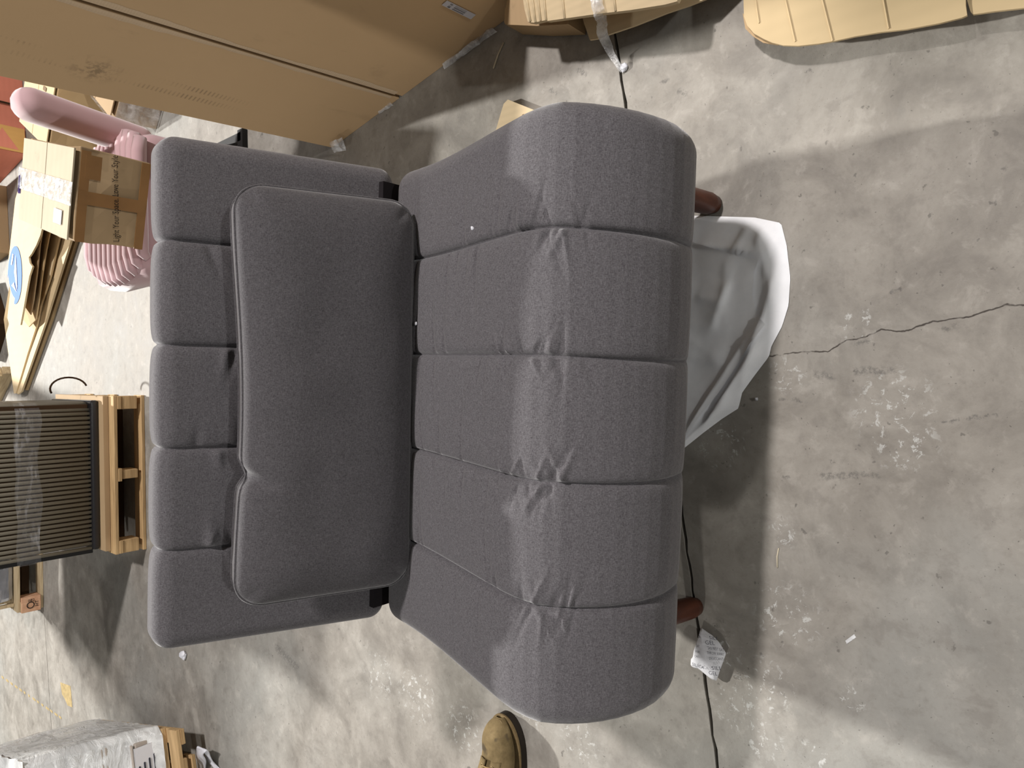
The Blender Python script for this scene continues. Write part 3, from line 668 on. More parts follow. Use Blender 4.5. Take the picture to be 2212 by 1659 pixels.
s4 = sheet('cardboard_sheet', [(2086, -300), (2089, 0), (2096, 24), (2102, 31), (2150, 24), (2212, 17), (2300, 8), (2320, -300)], 0.050, 0.006, MAT['card_pale'], 'tan cardboard flap next to the notch, at the near end of the loose cardboard')
sup = sheet('cardboard_sheet', [(1640, -400), (1650, -60), (2300, -90), (2320, -400)], 0.044, 0.044, MAT['card_tan'], 'flattened carton underneath the two plain tan flaps')
tr = slab('torn_layer', [P(u, v, .046) for u, v in [(1604, 28), (1610, 62), (1626, 78), (1648, 92), (1660, 94), (1680, 97), (1684, 92), (1655, 70), (1630, 55)]], 0.004, MAT['card_old']); tr.parent = s3; tr.location = tr.location - s3.location
for (u0, v0, u1, v1) in [(1718, 90, 1693, -20), (1799, 88, 1772, -20), (1640, 50, 1630, -20), (1920, 62, 1905, -20)]:
    a, b = P(u0, v0, .0555), P(u1, v1, .0555); link('crease', tube_mesh('crease', [a - s3.location, b - s3.location], 0.0016, 6), MAT['card_pale'], s3)
q4 = [(1074, 293), (1070, 285), (1080, 250), (1088, 224), (1097, 215), (1200, 256), (1230, 330), (1150, 330)]
fc = sheet('flattened_carton', q4, 0.02, 0.02, MAT['card_light'], 'small flat tan carton on the floor behind the right end of the sofa seat', 'carton')
bm = bmesh.new()
for (du, dv, a, b) in [(0, 0, 9, 5), (4, 13, 9, 5), (14, 2, 8, 5), (18, 14, 8, 5)]:
    c = P(1130 + du, 250 + dv, 0.0205); add_box(bm, c - fc.location, (0.008, 0.006, 0.0004))
bm_obj('printed_mark', bm, MAT['ink_soft'], fc)

# ------------------------------------------------------------------ pink chair and the carton on it
def make_velvet():
    t = NT('pink_velvet', 0.8, 0.2); t.color(t.mix(t.noise(5, 4), lin(188, 154, 158), lin(206, 174, 178))); t.b.inputs['Sheen Weight'].default_value = 0.8; t.b.inputs['Sheen Roughness'].default_value = 0.4; return t.m
MAT['velvet'] = make_velvet()
chair = thing('velvet_chair', (0.76, 3.12, 0), 'dusty pink velvet chair with ribbed seat behind the sofa', 'chair')
bm = bmesh.new(); add_box(bm, (-0.01, 0.02, 0.29), (0.56, 0.56, 0.19), None, 0.06)
for v in bm.verts: v.co.x -= 0.06 * max(0, (0.05 - v.co.x)) 
bmesh.ops.subdivide_edges(bm, edges=bm.edges, cuts=1, use_grid_fill=True); bm_obj('seat_base', bm, MAT['velvet'], chair, smooth=True)
for i in range(11):                                 # ribs of the seat
    y = -0.25 + 0.051 * i; w = 0.56 * math.sqrt(max(0.2, 1 - ((i - 5) / 7.5) ** 2)); pts = [(-w / 2 - 0.03, y, 0.365), (-w / 2 - 0.012, y, 0.385), (-w / 2 + 0.04, y, 0.392), (w / 2 - 0.04, y, 0.392), (w / 2 + 0.02, y, 0.385)]
    link('seat_rib', tube_mesh('seat_rib', pts, [0.014, 0.022, 0.028, 0.028, 0.024], 12), MAT['velvet'], chair, smooth=True)
rows = []                                           # thick rounded backrest roll seen edge-on, leaning out to the right
b0, b1, rb = Vector((0.277, -0.03, 0.245)), Vector((0.335, -0.03, 0.752)), 0.055
for i in range(41):
    h = i / 40; cz = min(1.0, 7.5 * min(h + 1e-4, 1 - h + 1e-4)); k_ = math.sqrt(max(0.0, 1 - (1 - cz) ** 2)); c = b0 + (b1 - b0) * h; row = []
    for k in range(41):
        th = 2 * math.pi * k / 40; cx, cy = math.cos(th), math.sin(th)
        row.append(c + Vector((rb * k_ * math.copysign(abs(cx) ** 0.75, cx), 0.085 * k_ * math.copysign(abs(cy) ** 0.75, cy), 0)))
    rows.append(row)
me = grid_mesh('backrest', rows); b2 = bmesh.new(); b2.from_mesh(me); bmesh.ops.remove_doubles(b2, verts=b2.verts, dist=1e-5); bmesh.ops.holes_fill(b2, edges=b2.edges, sides=0); bm_obj('backrest', b2, MAT['velvet'], chair, smooth=True)
for sx, sy in ((-1, -1), (1, -1), (-1, 1), (1, 1)):
    link('leg', tube_mesh('leg', [(sx * 0.25, sy * 0.24 + 0.02, 0.21), (sx * 0.28, sy * 0.27 + 0.02, 0.0)], [0.016, 0.012], 8), MAT['black_metal'], chair)
bm = bmesh.new()
pb = [P(514, 297, 0.0) - chair.location, P(482, 332, 0.0) - chair.location]
add_box(bm, (0.30, -0.20, 0.012), (0.035, 0.30, 0.024)); add_box(bm, (0.28, -0.345, 0.012), (0.10, 0.04, 0.024)); bm_obj('foot_bracket', bm, MAT['black_metal'], chair)

def carton_box(name, corner, ang, d, mat, label, z0=0.0, parts=(), crush=0.008, seed=1, cat='carton', group=None, mats=None):
    """a used carton: near-left bottom corner at corner, turned by ang; slightly crushed board, separate top flaps"""
    t = thing(name, (corner[0], corner[1], z0), label, cat, ang, group)
    bm = bmesh.new(); add_box(bm, (d[0] / 2, d[1] / 2, d[2] / 2 - 0.003), (d[0], d[1], d[2] - 0.006), None, 0.004)
    bmesh.ops.subdivide_edges(bm, edges=bm.edges, cuts=3, use_grid_fill=True)
    for v in bm.verts:
        q = v.co * 7 + Vector((seed, 0, seed)); v.co += Vector((noise.noise(q), noise.noise(q + Vector((5, 5, 5))), 0.4 * noise.noise(q + Vector((9, 1, 2))))) * crush * min(1, v.co.z * 8)
    bm_obj('body', bm, mat, t)
    for g in (0, 1):
        bm = bmesh.new(); add_box(bm, (d[0] / 2, d[1] * (0.25 + 0.5 * g), d[2] + 0.002 + crush * .5), (d[0] - 0.004, d[1] / 2 - 0.006, 0.006), None, 0.001); bm_obj('top_flap', bm, mats or mat, t)
    return t
SB_A = math.radians(-17)
sc = carton_box('worn_carton', (0.53, 2.755), SB_A, (0.315, 0.56, 0.235), MAT['card_old'], 'battered taped carton with a printed slogan, standing on the pink chair', 0.434, mats=MAT['card_worn_top'], crush=0.016)
text_obj('printed_slogan', 'Light Your Space. Love Your Style', 0.030, MAT['ink'], sc, (0.020, -0.020, 0.088), (math.radians(90), math.radians(-6), 0), 0.72)
def tapebox(c, d, parent, mat='tape_brown', name='tape'): 
    bm = bmesh.new(); add_box(bm, c, d); return bm_obj(name, bm, MAT[mat], parent)
tapebox((0.155, -0.0145, 0.12), (0.045, 0.002, 0.22), sc); tapebox((0.157, -0.014, 0.215), (0.31, 0.002, 0.03), sc); tapebox((0.157, -0.014, 0.02), (0.31, 0.002, 0.03), sc); tapebox((0.26, -0.0145, 0.19), (0.08, 0.0022, 0.05), sc)
o = scrap('clear_tape', [(0.12, -0.02, 0.252), (0.12, 0.58, 0.252), (0.20, 0.58, 0.252), (0.20, -0.02, 0.252)], MAT['film'], None, 0.006, 4, 13); o.parent = sc
tapebox((0.07, 0.10, 0.252), (0.05, 0.08, 0.002), sc, 'paper', 'shipping_label')
MAT['purple'] = plain('purple_plastic', lin(128, 112, 200), 0.35, 0.5)
o = scrap('purple_wrap', [(0.10, 0.57, 0.16), (0.17, 0.57, 0.16), (0.17, 0.56, 0.255), (0.10, 0.56, 0.255)], MAT['purple'], None, 0.008, 6); o.parent = sc

# ------------------------------------------------------------------ cartons in the far right corner
pc = carton_box('printed_carton', (1.28, 4.22), math.radians(-30), (0.55, 0.50, 0.30), MAT['card_tan'], 'tan carton with brown stripe print behind the pink chair', 0.0, mats=MAT['card_pale'], seed=3)
for i in range(4): tapebox((0.10 + 0.034 * i, -0.010, 0.09), (0.014, 0.002, 0.13), pc, 'ink_soft', 'printed_stripe')
text_obj('printed_code', '52', 0.06, MAT['ink_soft'], pc, (0.12, -0.012, 0.20), (math.radians(90), 0, 0))
for i in range(5): tapebox((0.12 + 0.05 * i, 0.12 + 0.02 * (i % 2), 0.312), (0.02, 0.05, 0.001), pc, 'ink_soft', 'printed_mark')
MAT['card_red'] = cardboard('red_printed_card', lin(212, 132, 110), 2, 60, 0.04, 0.3, 8.0); MAT['card_yel'] = cardboard('yellow_printed_card', lin(206, 160, 96), 0, 60, 0.04, 0.2, 9.0)
rc = carton_box('red_carton', P(58, 334)[:2], math.radians(6), (1.3, 0.7, 1.0), MAT['card_red'], 'large red printed carton standing behind the pink chair', 0.0, seed=5, crush=0.012)
tapebox((0.085, -0.014, 0.50), (0.17, 0.003, 0.98), rc, 'card_yel', 'yellow_band')
for k in range(3):
    bm = bmesh.new(); vs = [bm.verts.new((a, -0.0162, b + 0.34 * k)) for a, b in [(0.015, 0.05), (0.15, 0.14), (0.015, 0.20)]]; bm.faces.new(vs); bm_obj('red_triangle', bm, MAT['card_red'], rc)
for x in (0.33, 0.62): tapebox((x, -0.014, 0.5), (0.012, 0.003, 0.98), rc, 'card_dark', 'fold_line')
wp = carton_box('wrapped_parcel', P(338, 280)[:2], math.radians(-38), (0.50, 0.46, 0.20), MAT['card_old'], 'low parcel in clear film on the floor against the tall carton', 0.0, seed=9, crush=0.02)
o = scrap('film_wrap', [(-0.01, -0.022, 0.01), (0.50, -0.022, 0.01), (0.50, -0.02, 0.20), (-0.01, -0.02, 0.20)], MAT['film_strip'], None, 0.012, 7, 13); o.parent = wp
o = scrap('film_wrap', [(-0.025, 0.0, 0.01), (-0.025, 0.42, 0.01), (-0.025, 0.42, 0.20), (-0.025, 0.0, 0.20)], MAT['film_strip'], None, 0.010, 8, 13); o.parent = wp
# ------------------------------------------------------------------ heap of flattened cardboard with the blue emblem
A2 = Vector((0.95, 4.78, 0)); e1 = Vector((-0.68, 0.733, 0)); e2 = Vector((0.733, 0.68, 0))
MAT['card_cream'] = cardboard('cream_cardboard', lin(210, 188, 150), 0, 40, 0.04, 0.15, 12.0); MAT['blue'] = plain('blue_print', lin(92, 126, 196), 0.7, 0.2, 0.06); MAT['blue_dark'] = plain('blue_plastic', lin(44, 92, 190), 0.5, 0.4)
HZ = 0.62
def heap_sheet(pts, th, mat, label):
    q = [P(u, v, z * HZ if z > 0.06 else z) for u, v, z in pts]; o = slab('cardboard_sheet', q, th, mat); return tag(o, label, 'cardboard', 'flattened cardboard heap'), q
far = [(20, 560, .0), (10, 470, .0)]
h1, _ = heap_sheet([(47, 838, .016), (56, 843, .016), (110, 690, .016), (166, 512, .016), (190, 440, .016), (70, 420, .016), (28, 560, .016), (25, 700, .016)], .016, MAT['card_tan'], 'undermost flat sheet of the cardboard heap beyond the sofa')
h2, _ = heap_sheet([(38, 852, .045), (46, 846, .045), (100, 690, .05), (155, 512, .05), (170, 440, .05), (80, 420, .032), (30, 560, .032), (20, 700, .034)], .012, MAT['card_cream'], 'second sheet from the bottom of the cardboard heap, straight edged')
h3, _ = heap_sheet([(8, 690, .06), (12, 720, .07), (30, 850, .085), (34, 850, .085), (60, 762, .09), (80, 700, .10), (88, 660, .105), (108, 600, .11), (128, 512, .11), (140, 440, .11), (80, 420, .075), (30, 560, .075)], .010, MAT['card_cream'], 'pale sheet in the cardboard heap reaching out to a point at its far end')
h4, _ = heap_sheet([(50, 690, .15), (62, 706, .15), (78, 690, .16), (84, 650, .165), (92, 590, .17), (100, 540, .175), (108, 500, .175), (115, 440, .175), (80, 420, .12), (40, 560, .12)], .006, MAT['card_tan'], 'thin sheet standing off in the middle of the cardboard heap, white edged')
h5, _ = heap_sheet([(52, 660, .20), (66, 680, .20), (72, 650, .21), (80, 590, .215), (86, 530, .22), (92, 495, .22), (100, 440, .22), (80, 420, .17), (50, 560, .17)], .006, MAT['card_old'], 'thin wavy sheet just beneath the emblem sheet of the cardboard heap')
top, tq = heap_sheet([(44, 702, .28), (50, 670, .285), (57, 630, .29), (63, 597, .29), (70, 576, .29), (64, 568, .29), (62, 556, .29), (68, 548, .29), (78, 530, .29), (87, 508, .29), (92, 488, .29), (86, 470, .29), (72, 425, .28), (60, 395, .25), (44, 392, .22), (33, 430, .21), (22, 530, .215), (15, 585, .22), (24, 640, .24), (36, 668, .26)], .010, MAT['card_cream'], 'torn topmost sheet of the cardboard heap carrying a round blue emblem')
# print lies on the sheet: fit the plane of its printed half
pn = Vector((0, 0, 1)); c0 = P(38, 600, .26)
def plane_z(x, y):
    near, farp = P(57, 630, .29), P(22, 590, .2205); d = Vector((near.x - farp.x, near.y - farp.y)); f = (Vector((x, y)) - Vector((farp.x, farp.y))).dot(d) / d.length_squared
    return farp.z + (near.z - farp.z) * max(-.3, min(1.05, f))
dg = bpy.context.evaluated_depsgraph_get()
from mathutils.bvhtree import BVHTree
bv = BVHTree.FromObject(top, dg)
def on_sheet(x, y, lift):
    h = bv.ray_cast(Vector((x, y, 2)) - top.location, Vector((0, 0, -1))); return (h[0].z + lift) if h[0] is not None else None
def emblem(px, mat, name, lift):
    # printed shape cut into small tiles that follow the sheet
    poly = [Vector(p) for p in px]; tri = bmesh.new(); vs = [tri.verts.new((p.x, p.y, 0)) for p in poly]; f = tri.faces.new(vs); bmesh.ops.triangulate(tri, faces=[f])
    for _ in range(3): bmesh.ops.subdivide_edges(tri, edges=tri.edges, cuts=1, use_grid_fill=True); bmesh.ops.triangulate(tri, faces=tri.faces[:])
    dead = []
    for v in tri.verts:
        zz = on_sheet(v.co.x + top.location.x, v.co.y + top.location.y, lift)
        if zz is None: dead.append(v)
        else: v.co.z = zz
    bmesh.ops.delete(tri, geom=dead, context='VERTS'); bm_obj(name, tri, MAT[mat], top)
ec = P(31, 594, .158) - top.location; ex = (P(31, 650, .158) - P(31, 594, .158)); ey = (P(17, 590, .158) - P(31, 594, .158))
def ell(a, b): q = ec + ex * a + ey * b * 1.35; return (q.x, q.y)
emblem([ell(1.12 * math.cos(t), 1.10 * math.sin(t)) for t in np.linspace(0, 2 * math.pi, 41)[:-1]], 'blue', 'emblem_disc', 0.003)
emblem([ell(-0.78, -0.15), ell(-0.1, 0.05), ell(0.55, -0.45), ell(0.40, -0.50), ell(0.0, -0.40)], 'paper', 'emblem_stroke', 0.006)
emblem([ell(0.45, 0.40), ell(0.28, 0.05), ell(0.42, -0.10), ell(0.62, -0.45), ell(0.50, 0.10)], 'paper', 'emblem_stroke', 0.0065)
emblem([ell(-0.80, 0.40), ell(-0.35, 0.62), ell(-0.35, 0.42), ell(-0.78, 0.20)], 'paper', 'emblem_stroke', 0.006)

# ------------------------------------------------------------------ bundle of slats standing on a pallet
def pallet(loc, ang, W, D, H, label, mat, mat2, inset=0.035):
    t = thing('pallet', loc, label, 'pallet', ang); x = W / 2
    n = 7
    for i in range(n): box('deck_board', (0, 0.05 + (D - 0.10) * i / (n - 1), H - 0.009), (W, 0.095, 0.018), mat, t)
    for i in range(3): box('bottom_board', (0, inset + 0.015 + (D - 2 * inset - 0.03) * i / 2, 0.009), (W - 2 * inset + 0.07, 0.095, 0.018), mat, t)
    for ix in (-1, 0, 1):
        for iy in range(3): box('block', (ix * (x - inset) if ix else 0.0, inset + 0.015 + (D - 2 * inset - 0.03) * iy / 2, H / 2), (0.066 if ix else 0.045, 0.09, H - 0.036 - 0.036), mat2, t)
        box('stringer_board', (ix * (x - 0.035) if ix else 0.0, D / 2, H - 0.027), (0.066, D, 0.018), mat, t)
    box('shade_board', (0, D * 0.3, H / 2), (W - 2 * inset, 0.02, H - 0.04), MAT['card_dark'], t)  # added dark board, stands in for the shade inside the pallet openings
    return t
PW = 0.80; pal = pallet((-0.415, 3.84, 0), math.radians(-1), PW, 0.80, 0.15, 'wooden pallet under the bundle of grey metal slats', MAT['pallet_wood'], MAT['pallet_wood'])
wl = P(190, 870, 0.20)
lp = [Vector((0.02, 4.10, 0.18)) + Vector((0.055 * math.sin(t) + 0.01, 0.0 + 0.02 * t, 0.075 + 0.075 * -math.cos(t))) for t in np.linspace(0.2, math.pi * 1.15, 16)]
cs = slab('cardboard_sheet', [Vector(p) for p in [(-0.015, 3.90, 0.176), (-0.80, 3.905, 0.176), (-0.80, 4.58, 0.176), (0.0, 4.60, 0.176)]], 0.024, MAT['card_old']); tag(cs, 'brown cardboard sheet between the pallet and the slat bundle', 'cardboard')
bun = thing('slat_bundle', (-0.415, 3.95, 0.178), 'bundle of upright grey metal slats in clear wrap on a pallet', 'metal slats', math.radians(-1))
lw = link('wire_loop', tube_mesh('wire_loop', [p - lp[0] for p in lp], 0.005, 6), MAT['card_dark'], bun, Matrix.Rotation(math.radians(1), 4, 'Z') @ (lp[0] - bun.location), smooth=True)
MAT['slat'] = plain('grey_slat', lin(120, 114, 100), 0.4, 0.5, 0.08, 3.0)
box('film_skirt', (0, 0.31, 0.018), (0.76, 0.60, 0.036), MAT['black_film'], bun, 0, 0.01)
HB = 0.95
box('slat_core', (0, 0.32, 0.04 + HB / 2), (0.72, 0.56, HB), MAT['card_dark'], bun)
sl = tube_mesh('slat', [(0, 0, 0.0), (0, 0, HB * .5), (0, 0, HB)], 0.0092, 8); sl.materials.append(MAT['slat'])
for p in sl.polygons: p.use_smooth = True
pathp = [(-0.37, 0.03), (0.29, 0.03)] + [(0.29 + 0.075 * math.sin(t), 0.105 - 0.075 * math.cos(t)) for t in np.linspace(0, math.pi / 2, 9)[1:]] + [(0.365, 0.58)]
pp = resample(pathp, 56)
for x, y in pp:
    o = bpy.data.objects.new('slat', sl); C.objects.link(o); o.parent = bun; o.location = (x, y, 0.036)
box('end_bar', (-0.385, 0.06, 0.045 + HB / 2), (0.022, 0.07, HB + 0.03), MAT['black_metal'], bun)
box('paper_sign', (-0.225, 0.012, 0.72), (0.20, 0.002, 0.26), MAT['paper'], bun)
def band(z0, z1, amp, name='film_band'):
    q = resample([(-0.40, 0.50), (-0.40, 0.015), (0.29, 0.017)] + [(0.29 + 0.088 * math.sin(t), 0.105 - 0.088 * math.cos(t)) for t in np.linspace(0, math.pi / 2, 9)[1:]] + [(0.378, 0.58)], 120); rows = []
    for i, (x, y) in enumerate(q):
        rows.append([Vector((x + 0.003 * noise.noise(Vector((x * 60, y * 60, k))), y + 0.004 * noise.noise(Vector((x * 60, y * 60, k + 7))) - 0.002, z0 + (z1 - z0) * k / 6 + amp * noise.noise(Vector((x * 5, y * 5, k * .2))))) for k in range(7)])
    return link(name, grid_mesh(name, rows), MAT['film_thin'], bun, smooth=True)
t = NT('thin_stretch_film', 0.12, 0.6); t.color((0.85, 0.86, 0.9, 1)); t.link(t.math('ADD', t.math('MULTIPLY', t.step(t.noise(9, 5, 0.7, vec=t.obj(scale=(1, 1, 4))), 0.5, 0.75), 0.25), 0.05), t.b.inputs['Alpha']); t.bump(t.noise(30, 3), 0.01, 0.6); MAT['film_thin'] = t.m
band(0.26, 0.36, 0.02); band(0.45, 0.95, 0.02)
o = scrap('film_tail', [(-0.40, 0.06, 0.30), (-0.40, 0.30, 0.20), (-0.43, 0.34, 0.60), (-0.42, 0.06, 0.62)], MAT['film_white'], None, 0.012, 3, 11); o.parent = bun

# ------------------------------------------------------------------ second pallet with wrapped goods farther left
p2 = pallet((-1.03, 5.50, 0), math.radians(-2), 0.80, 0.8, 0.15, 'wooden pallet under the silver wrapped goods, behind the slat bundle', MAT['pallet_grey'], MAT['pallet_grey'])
box('stamped_block', (-0.355, 0.03, 0.075), (0.10, 0.09, 0.11), MAT['block_wood'], p2)
bm = bmesh.new()
ringp = [(-0.36 + 0.020 * math.cos(t), -0.0165, 0.080 + 0.020 * math.sin(t)) for t in np.linspace(0, 2 * math.pi, 17)[:-1]]
link('stamp_ring', tube_mesh('stamp_ring', ringp, 0.003, 5, True), MAT['ink'], p2)
text_obj('stamp_code', 'HT', 0.030, MAT['ink'], p2, (-0.375, -0.017, 0.034), (math.radians(90), 0, 0)); text_obj('stamp_code', '082', 0.026, MAT['ink'], p2, (-0.338, -0.017, 0.095), (math.radians(90), math.radians(90), 0))
MAT['silver'] = plain('silver_film', lin(176, 180, 190), 0.18, 0.6, 0.2, 12, 0.8)
wg = thing('wrapped_goods', (-1.03, 5.52, 0.151), 'silver film wrapped block of goods on the rear pallet', 'goods', math.radians(-2))
bm = bmesh.new(); add_box(bm, (0, 0.37, 0.10), (0.66, 0.66, 0.20), None, 0.03); bmesh.ops.subdivide_edges(bm, edges=bm.edges, cuts=9, use_grid_fill=True)
for v in bm.verts: q = v.co * 16; v.co += Vector((noise.noise(q), noise.noise(q + Vector((4, 4, 4))), 0)) * 0.022 * min(1, v.co.z * 9)
bm_obj('film_wrap', bm, MAT['silver'], wg, smooth=False)
for i in range(4): box('corner_strip', (-0.36 + 0.012 * (i % 2), 0.06 + i * 0.07, 0.10), (0.02, 0.035, 0.20), MAT['pallet_grey'], wg)

# ------------------------------------------------------------------ white shrink-wrapped cartons on the left
WR = math.radians(14); WO = Vector((-1.518, 3.235, 0)); wx = Vector((math.cos(WR), math.sin(WR), 0)); wy = Vector((-math.sin(WR), math.cos(WR), 0))
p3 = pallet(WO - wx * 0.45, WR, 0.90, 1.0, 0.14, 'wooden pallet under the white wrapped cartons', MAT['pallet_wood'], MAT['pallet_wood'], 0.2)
MAT['card_white'] = cardboard('grey_white_card', lin(176, 166, 156), 2, 80, 0.03, 0.15, 15.0)
zs = 0.143; hts = [0.124, 0.108, 0.112, 0.142]; crn = [(-1.59, 3.407), (-1.575, 3.458), (-1.580, 3.513), (-1.564, 3.541)]
wlab = ['lowest white wrapped carton of the left stack, bearing a printed label', 'second wrapped carton up in the left white stack, under glossy film', 'third wrapped carton up in the left white stack, brown at its top', 'topmost wrapped carton of the left white stack']
for i, h in enumerate(hts):
    a_ = WR + math.radians((0, 1.5, -1.5, 1)[i]); co = Vector(crn[i]) - Vector((math.cos(a_), math.sin(a_))) * 0.76
    wc = carton_box('wrapped_carton', co[:2], WR + math.radians((0, 1.5, -1.5, 1)[i]), (0.76, 0.80, h - 0.012), MAT['card_white'], wlab[i], zs, seed=30 + i, crush=0.006, group='white wrapped cartons')
    if i == 0:
        lb = box('printed_label', (0.66, -0.009, 0.066), (0.17, 0.002, 0.10), MAT['paper'], wc)
        for k in range(4): box('text_line', (0.62 + 0.01 * k, -0.0108, 0.10 - 0.022 * k), (0.09, 0.001, 0.007), MAT['ink_grey'], wc)
    if i == 2: tapebox((0.38, -0.0105, h - 0.04), (0.74, 0.003, 0.04), wc, 'card_old', 'brown_strip')
    zs += h
def make_wrap():
    t = NT('white_wrap', 0.25, 0.6); f = t.noise(7, 5, 0.62, vec=t.obj(scale=(1, 1, 2.2)), dist=1.2)
    t.color(t.mix(f, lin(212, 214, 214), lin(242, 243, 242))); t.link(t.math('ADD', t.math('MULTIPLY', t.step(f, 0.35, 0.60), 0.25), 0.72), t.b.inputs['Alpha']); t.bump(f, 0.02, 0.6); return t.m
MAT['wrap'] = make_wrap()
def tent(name, path, z_of, lab, nz=15):
    # stretch film: each path point gives plan positions at the foot and at the top
    q = resample(path, 110); rows = []
    for i, (x0, y0, x1, y1) in enumerate(q):
        row = []
        for k in range(nz):
            f = k / (nz - 1); g = f ** 0.6; p = WO + wx * (x0 + (x1 - x0) * g) + wy * (y0 + (y1 - y0) * g)
            row.append(p + Vector((0.006 * noise.noise(Vector((i * .2, k * .5, 1))), 0.006 * noise.noise(Vector((i * .2, k * .5, 7))), z_of(f))))
        rows.append(row)
    o0 = rows[0][0].copy(); o = link(name, grid_mesh(name, [[p - o0 for p in r_] for r_ in rows]), MAT['wrap'], None, o0, smooth=True); return tag(o, lab, 'plastic wrap')
tent('stretch_wrap', [(-0.30, 0.150, -0.30, 0.285), (-0.02, 0.145, 0.03, 0.285), (0.015, 0.18, 0.050, 0.31), (0.015, 0.99, 0.050, 0.99)], lambda f: 0.143 + 0.50 * f, 'white stretch wrap down the right side of the left carton stack')
rows = []
for i in range(30):
    rows.append([WO + wx * (-0.74 + 0.79 * i / 29) + wy * (0.285 + 0.72 * k / 29) + Vector((0, 0, 0.650 + 0.018 * noise.noise(Vector((i * .5, k * .35, 3))))) for k in range(30)])
o0 = rows[0][0].copy(); sw = link('top_wrap', grid_mesh('top_wrap', [[p - o0 for p in r_] for r_ in rows]), MAT['wrap'], None, o0, smooth=True); tag(sw, 'wrinkled white wrap over the top of the left carton stack', 'plastic wrap')

# white folded plastic strip on the floor near that stack
MAT['white_plastic'] = plain('white_plastic', lin(214, 215, 222), 0.4, 0.4, 0.05)
k0 = P(412, 1613)
pz = [P(440, 1662, 0.0), P(432, 1624, .06), P(437, 1616, .075), P(443, 1626, .05), P(458, 1648, .012), P(472, 1666, .002)]
pts = resample(pz, 26); rows = [[Vector(p) + Vector((0.0, (k / 4 - .5) * 0.075, 0.004 * math.sin(k + i * .7))) - k0 for k in range(5)] for i, p in enumerate(pts)]
o = link('plastic_strip', grid_mesh('plastic_strip', rows), MAT['white_plastic'], None, k0, smooth=True); md = o.modifiers.new('thick', 'SOLIDIFY'); md.thickness = 0.004
tag(o, 'bent white plastic strip on the floor by the wrapped carton stack', 'plastic strip')

# ------------------------------------------------------------------ far left-over things at the back edge
bx = carton_box('brown_carton', P(22, 548)[:2], math.radians(5), (0.5, 0.4, 0.35), MAT['card_old'], 'brown carton at the back behind the cardboard heap', 0.0, seed=41)
oc = carton_box('open_carton', P(20, 700)[:2], math.radians(40), (0.42, 0.40, 0.22), MAT['card_dark'], 'dark open carton with a blue liner behind the cardboard heap', 0.0, seed=42, mats=MAT['card_tan'])
tapebox((0.2, 0.2, 0.235), (0.40, 0.16, 0.004), oc, 'blue_dark', 'blue_liner')
po = thing('wooden_rail', P(30, 800), 'grey brown wooden rail lying behind the far end of the cardboard heap', 'rail', 2.1)
box('rail', (0.42, 0.0, 0.035), (0.85, 0.06, 0.07), MAT['pallet_grey'], po); box('end_block', (0.06, 0.0, 0.09), (0.09, 0.08, 0.04), MAT['pallet_grey'], po)

# ------------------------------------------------------------------ unseen storage rack, added so its loaded shelf shades the floor on the left
MAT['rack_blue'] = plain('rack_post_paint', lin(44, 70, 120), 0.45, 0.4); MAT['rack_orange'] = plain('rack_beam_paint', lin(196, 98, 40), 0.45, 0.4)
rk = thing('added_shade_rack', (-0.27, 7.0, 0), 'unseen steel storage rack added behind the pallets, its loaded shelf shading the floor', 'rack')
for sx in (-0.50, 0.50):
    for yy in (0.0, 0.36): box('post', (sx, yy, 1.6), (0.06, 0.06, 3.2), MAT['rack_blue'], rk)
    for k in range(4): box('brace', (sx, 0.18, 0.4 + 0.75 * k), (0.03, 0.30, 0.03), MAT['rack_blue'], rk)
for yy in (0.0, 0.36): box('beam', (0, yy, 2.12), (0.94, 0.05, 0.10), MAT['rack_orange'], rk)
for k in range(4): box('shelf_board', (0, 0.0 + 0.12 * k, 2.18), (0.92, 0.10, 0.02), MAT['pallet_wood'], rk)
for k in range(2): carton_box('added_shade_carton', (-0.715 + 0.45 * k, 7.0), 0.0, (0.44, 0.32, 0.80), MAT['card_tan'], ('unseen carton added for shade on the left half of the high rack shelf', 'unseen carton added for shade on the right half of the high rack shelf')[k], 2.192, seed=60 + k)
# unseen pallet load, added to keep the right lamp off the floor
p4 = pallet((2.15, -0.5, 0), 0.0, 0.90, 1.2, 0.15, 'unseen wooden pallet added under the two light blocking cartons right of the tall carton', MAT['pallet_wood'], MAT['pallet_wood'])
for k in range(2): carton_box('light_blocker_carton', (1.71 + 0.01 * k, -0.49), 0.0, (0.86, 1.16, 1.2), MAT['card_tan'], ('lower unseen carton added to block light right of the loose cardboard', 'upper unseen carton added to block light right of the loose cardboard')[k], 0.152 + 1.215 * k, seed=70 + k)

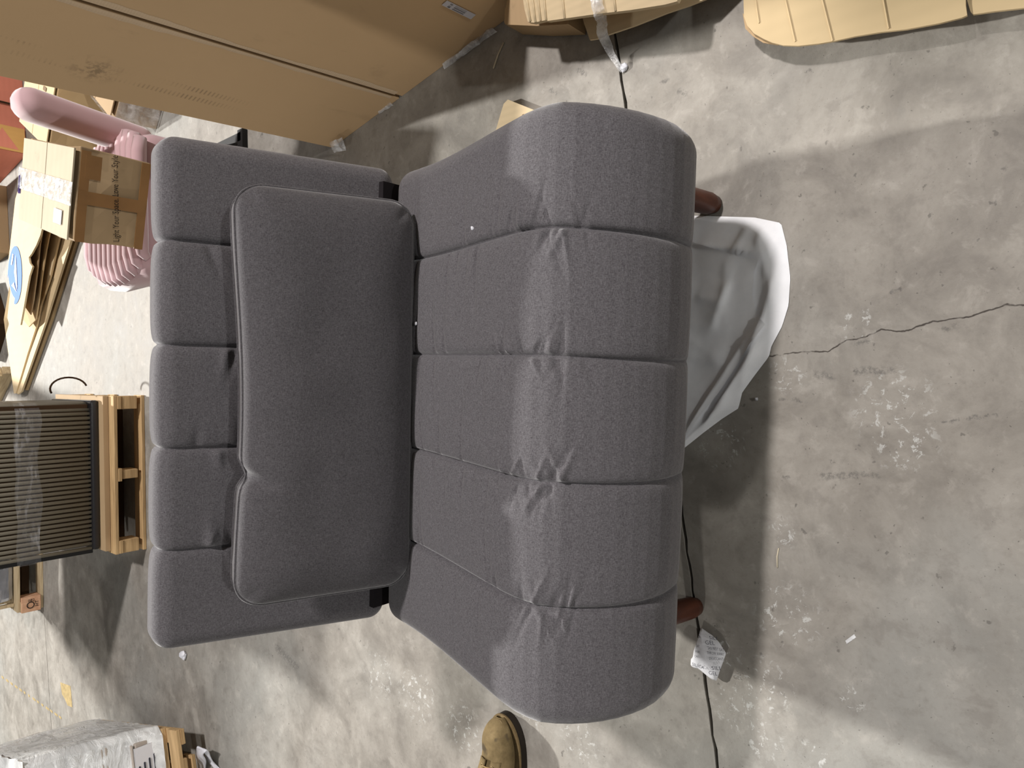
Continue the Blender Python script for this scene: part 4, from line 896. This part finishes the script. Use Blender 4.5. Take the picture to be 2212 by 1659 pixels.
# ------------------------------------------------------------------ marks and litter on the floor
MAT['tape_yellow'] = plain('worn_yellow_tape', lin(168, 148, 104), 0.7, 0.3, 0.25, 30)
def flat(name, pts, mat, label, cat, h=0.0012):
    o = slab(name, [P(u, v, h) for u, v in pts], h, mat); return tag(o, label, cat)
ft = flat('floor_tape', [(130, 1474), (152, 1482), (156, 1528), (146, 1524), (140, 1510), (134, 1500)], MAT['tape_yellow'], 'worn yellow tape square on the floor by the far joint', 'tape mark')
r2 = random.Random(3); tl = []
yl = thing('floor_line', P(60, 1500), 'faded broken yellow line on the floor at the far left', 'floor line')
for i in range(14):
    f = i / 13; u, v = 3 + f * 124, 1462 + f * 86; a = P(u, v, .0012); L = r2.uniform(.5, 1)
    s_ = slab('line_piece', [P(u, v - 2.5, .0012), P(u + 7 * L, v + 5 * L - 2.5, .0012), P(u + 8 * L, v + 5 * L + 2.5, .0012), P(u + 1, v + 2.5, .0012)], .0012, MAT['tape_yellow'], yl)
def straw(name, a, b, rad, mat, label, cat):
    a, b = P(*a, rad), P(*b, rad); o = link(name, tube_mesh(name, [(0, 0, 0), (b - a) * .5 + Vector((0.003, 0.002, 0)), b - a], rad, 6), mat, None, a, smooth=True); tag(o, label, cat)
MAT['straw'] = plain('dry_straw', lin(206, 196, 172), 0.7, 0.2)
straw('wood_splinter', (1088, 92), (1066, 148), .0025, MAT['straw'], 'thin wood splinter on the floor below the tall carton', 'splinter')
straw('straw_bit', (1682, 1184), (1679, 1226), .0015, MAT['straw'], 'pale bit of straw on the floor in front of the sofa', 'straw')
def crumb(p, r, label, cat, mat='paper', name='foam_crumb', seed=0):
    bm = bmesh.new(); bmesh.ops.create_icosphere(bm, subdivisions=2, radius=r)
    for v in bm.verts: v.co *= 1 + 0.5 * noise.noise(v.co * (1.2 / r) + Vector((seed, 0, 0))); v.co.z *= 0.6
    o = bm_obj(name, bm, MAT[mat], None, p); tag(o, label, cat)
crumb(P(395, 1416, .012), .022, 'white scrap of film on the floor behind the backrest, left', 'scrap', 'white_plastic', 'film_scrap', 2)
crumb(P(1206, 230, .006), .009, 'white curl of film on the floor near the small flat carton', 'scrap', 'white_plastic', 'film_scrap', 5)
crumb(P(1347, 146, .006), .010, 'clear scrap at the end of the hanging film strip', 'scrap', 'white_plastic', 'film_scrap', 8)
flat('tape_bit', [(1826, 1384), (1845, 1370), (1849, 1377), (1829, 1391)], MAT['film_white'], 'small rectangle of clear tape stuck on the floor in front of the sofa', 'tape')
for (u, v, zz, lab) in [(898, 699, .512, 'tiny white foam crumb on the seat beside the cushion'), (1020, 493, .545, 'tiny white foam crumb on the seat near its second right seam'), (1634, 862, .004, 'tiny white crumb on the floor by the white fabric bag')]:
    crumb(P(u, v, zz), .0038, lab, 'crumb', 'white_plastic', 'foam_crumb', u)
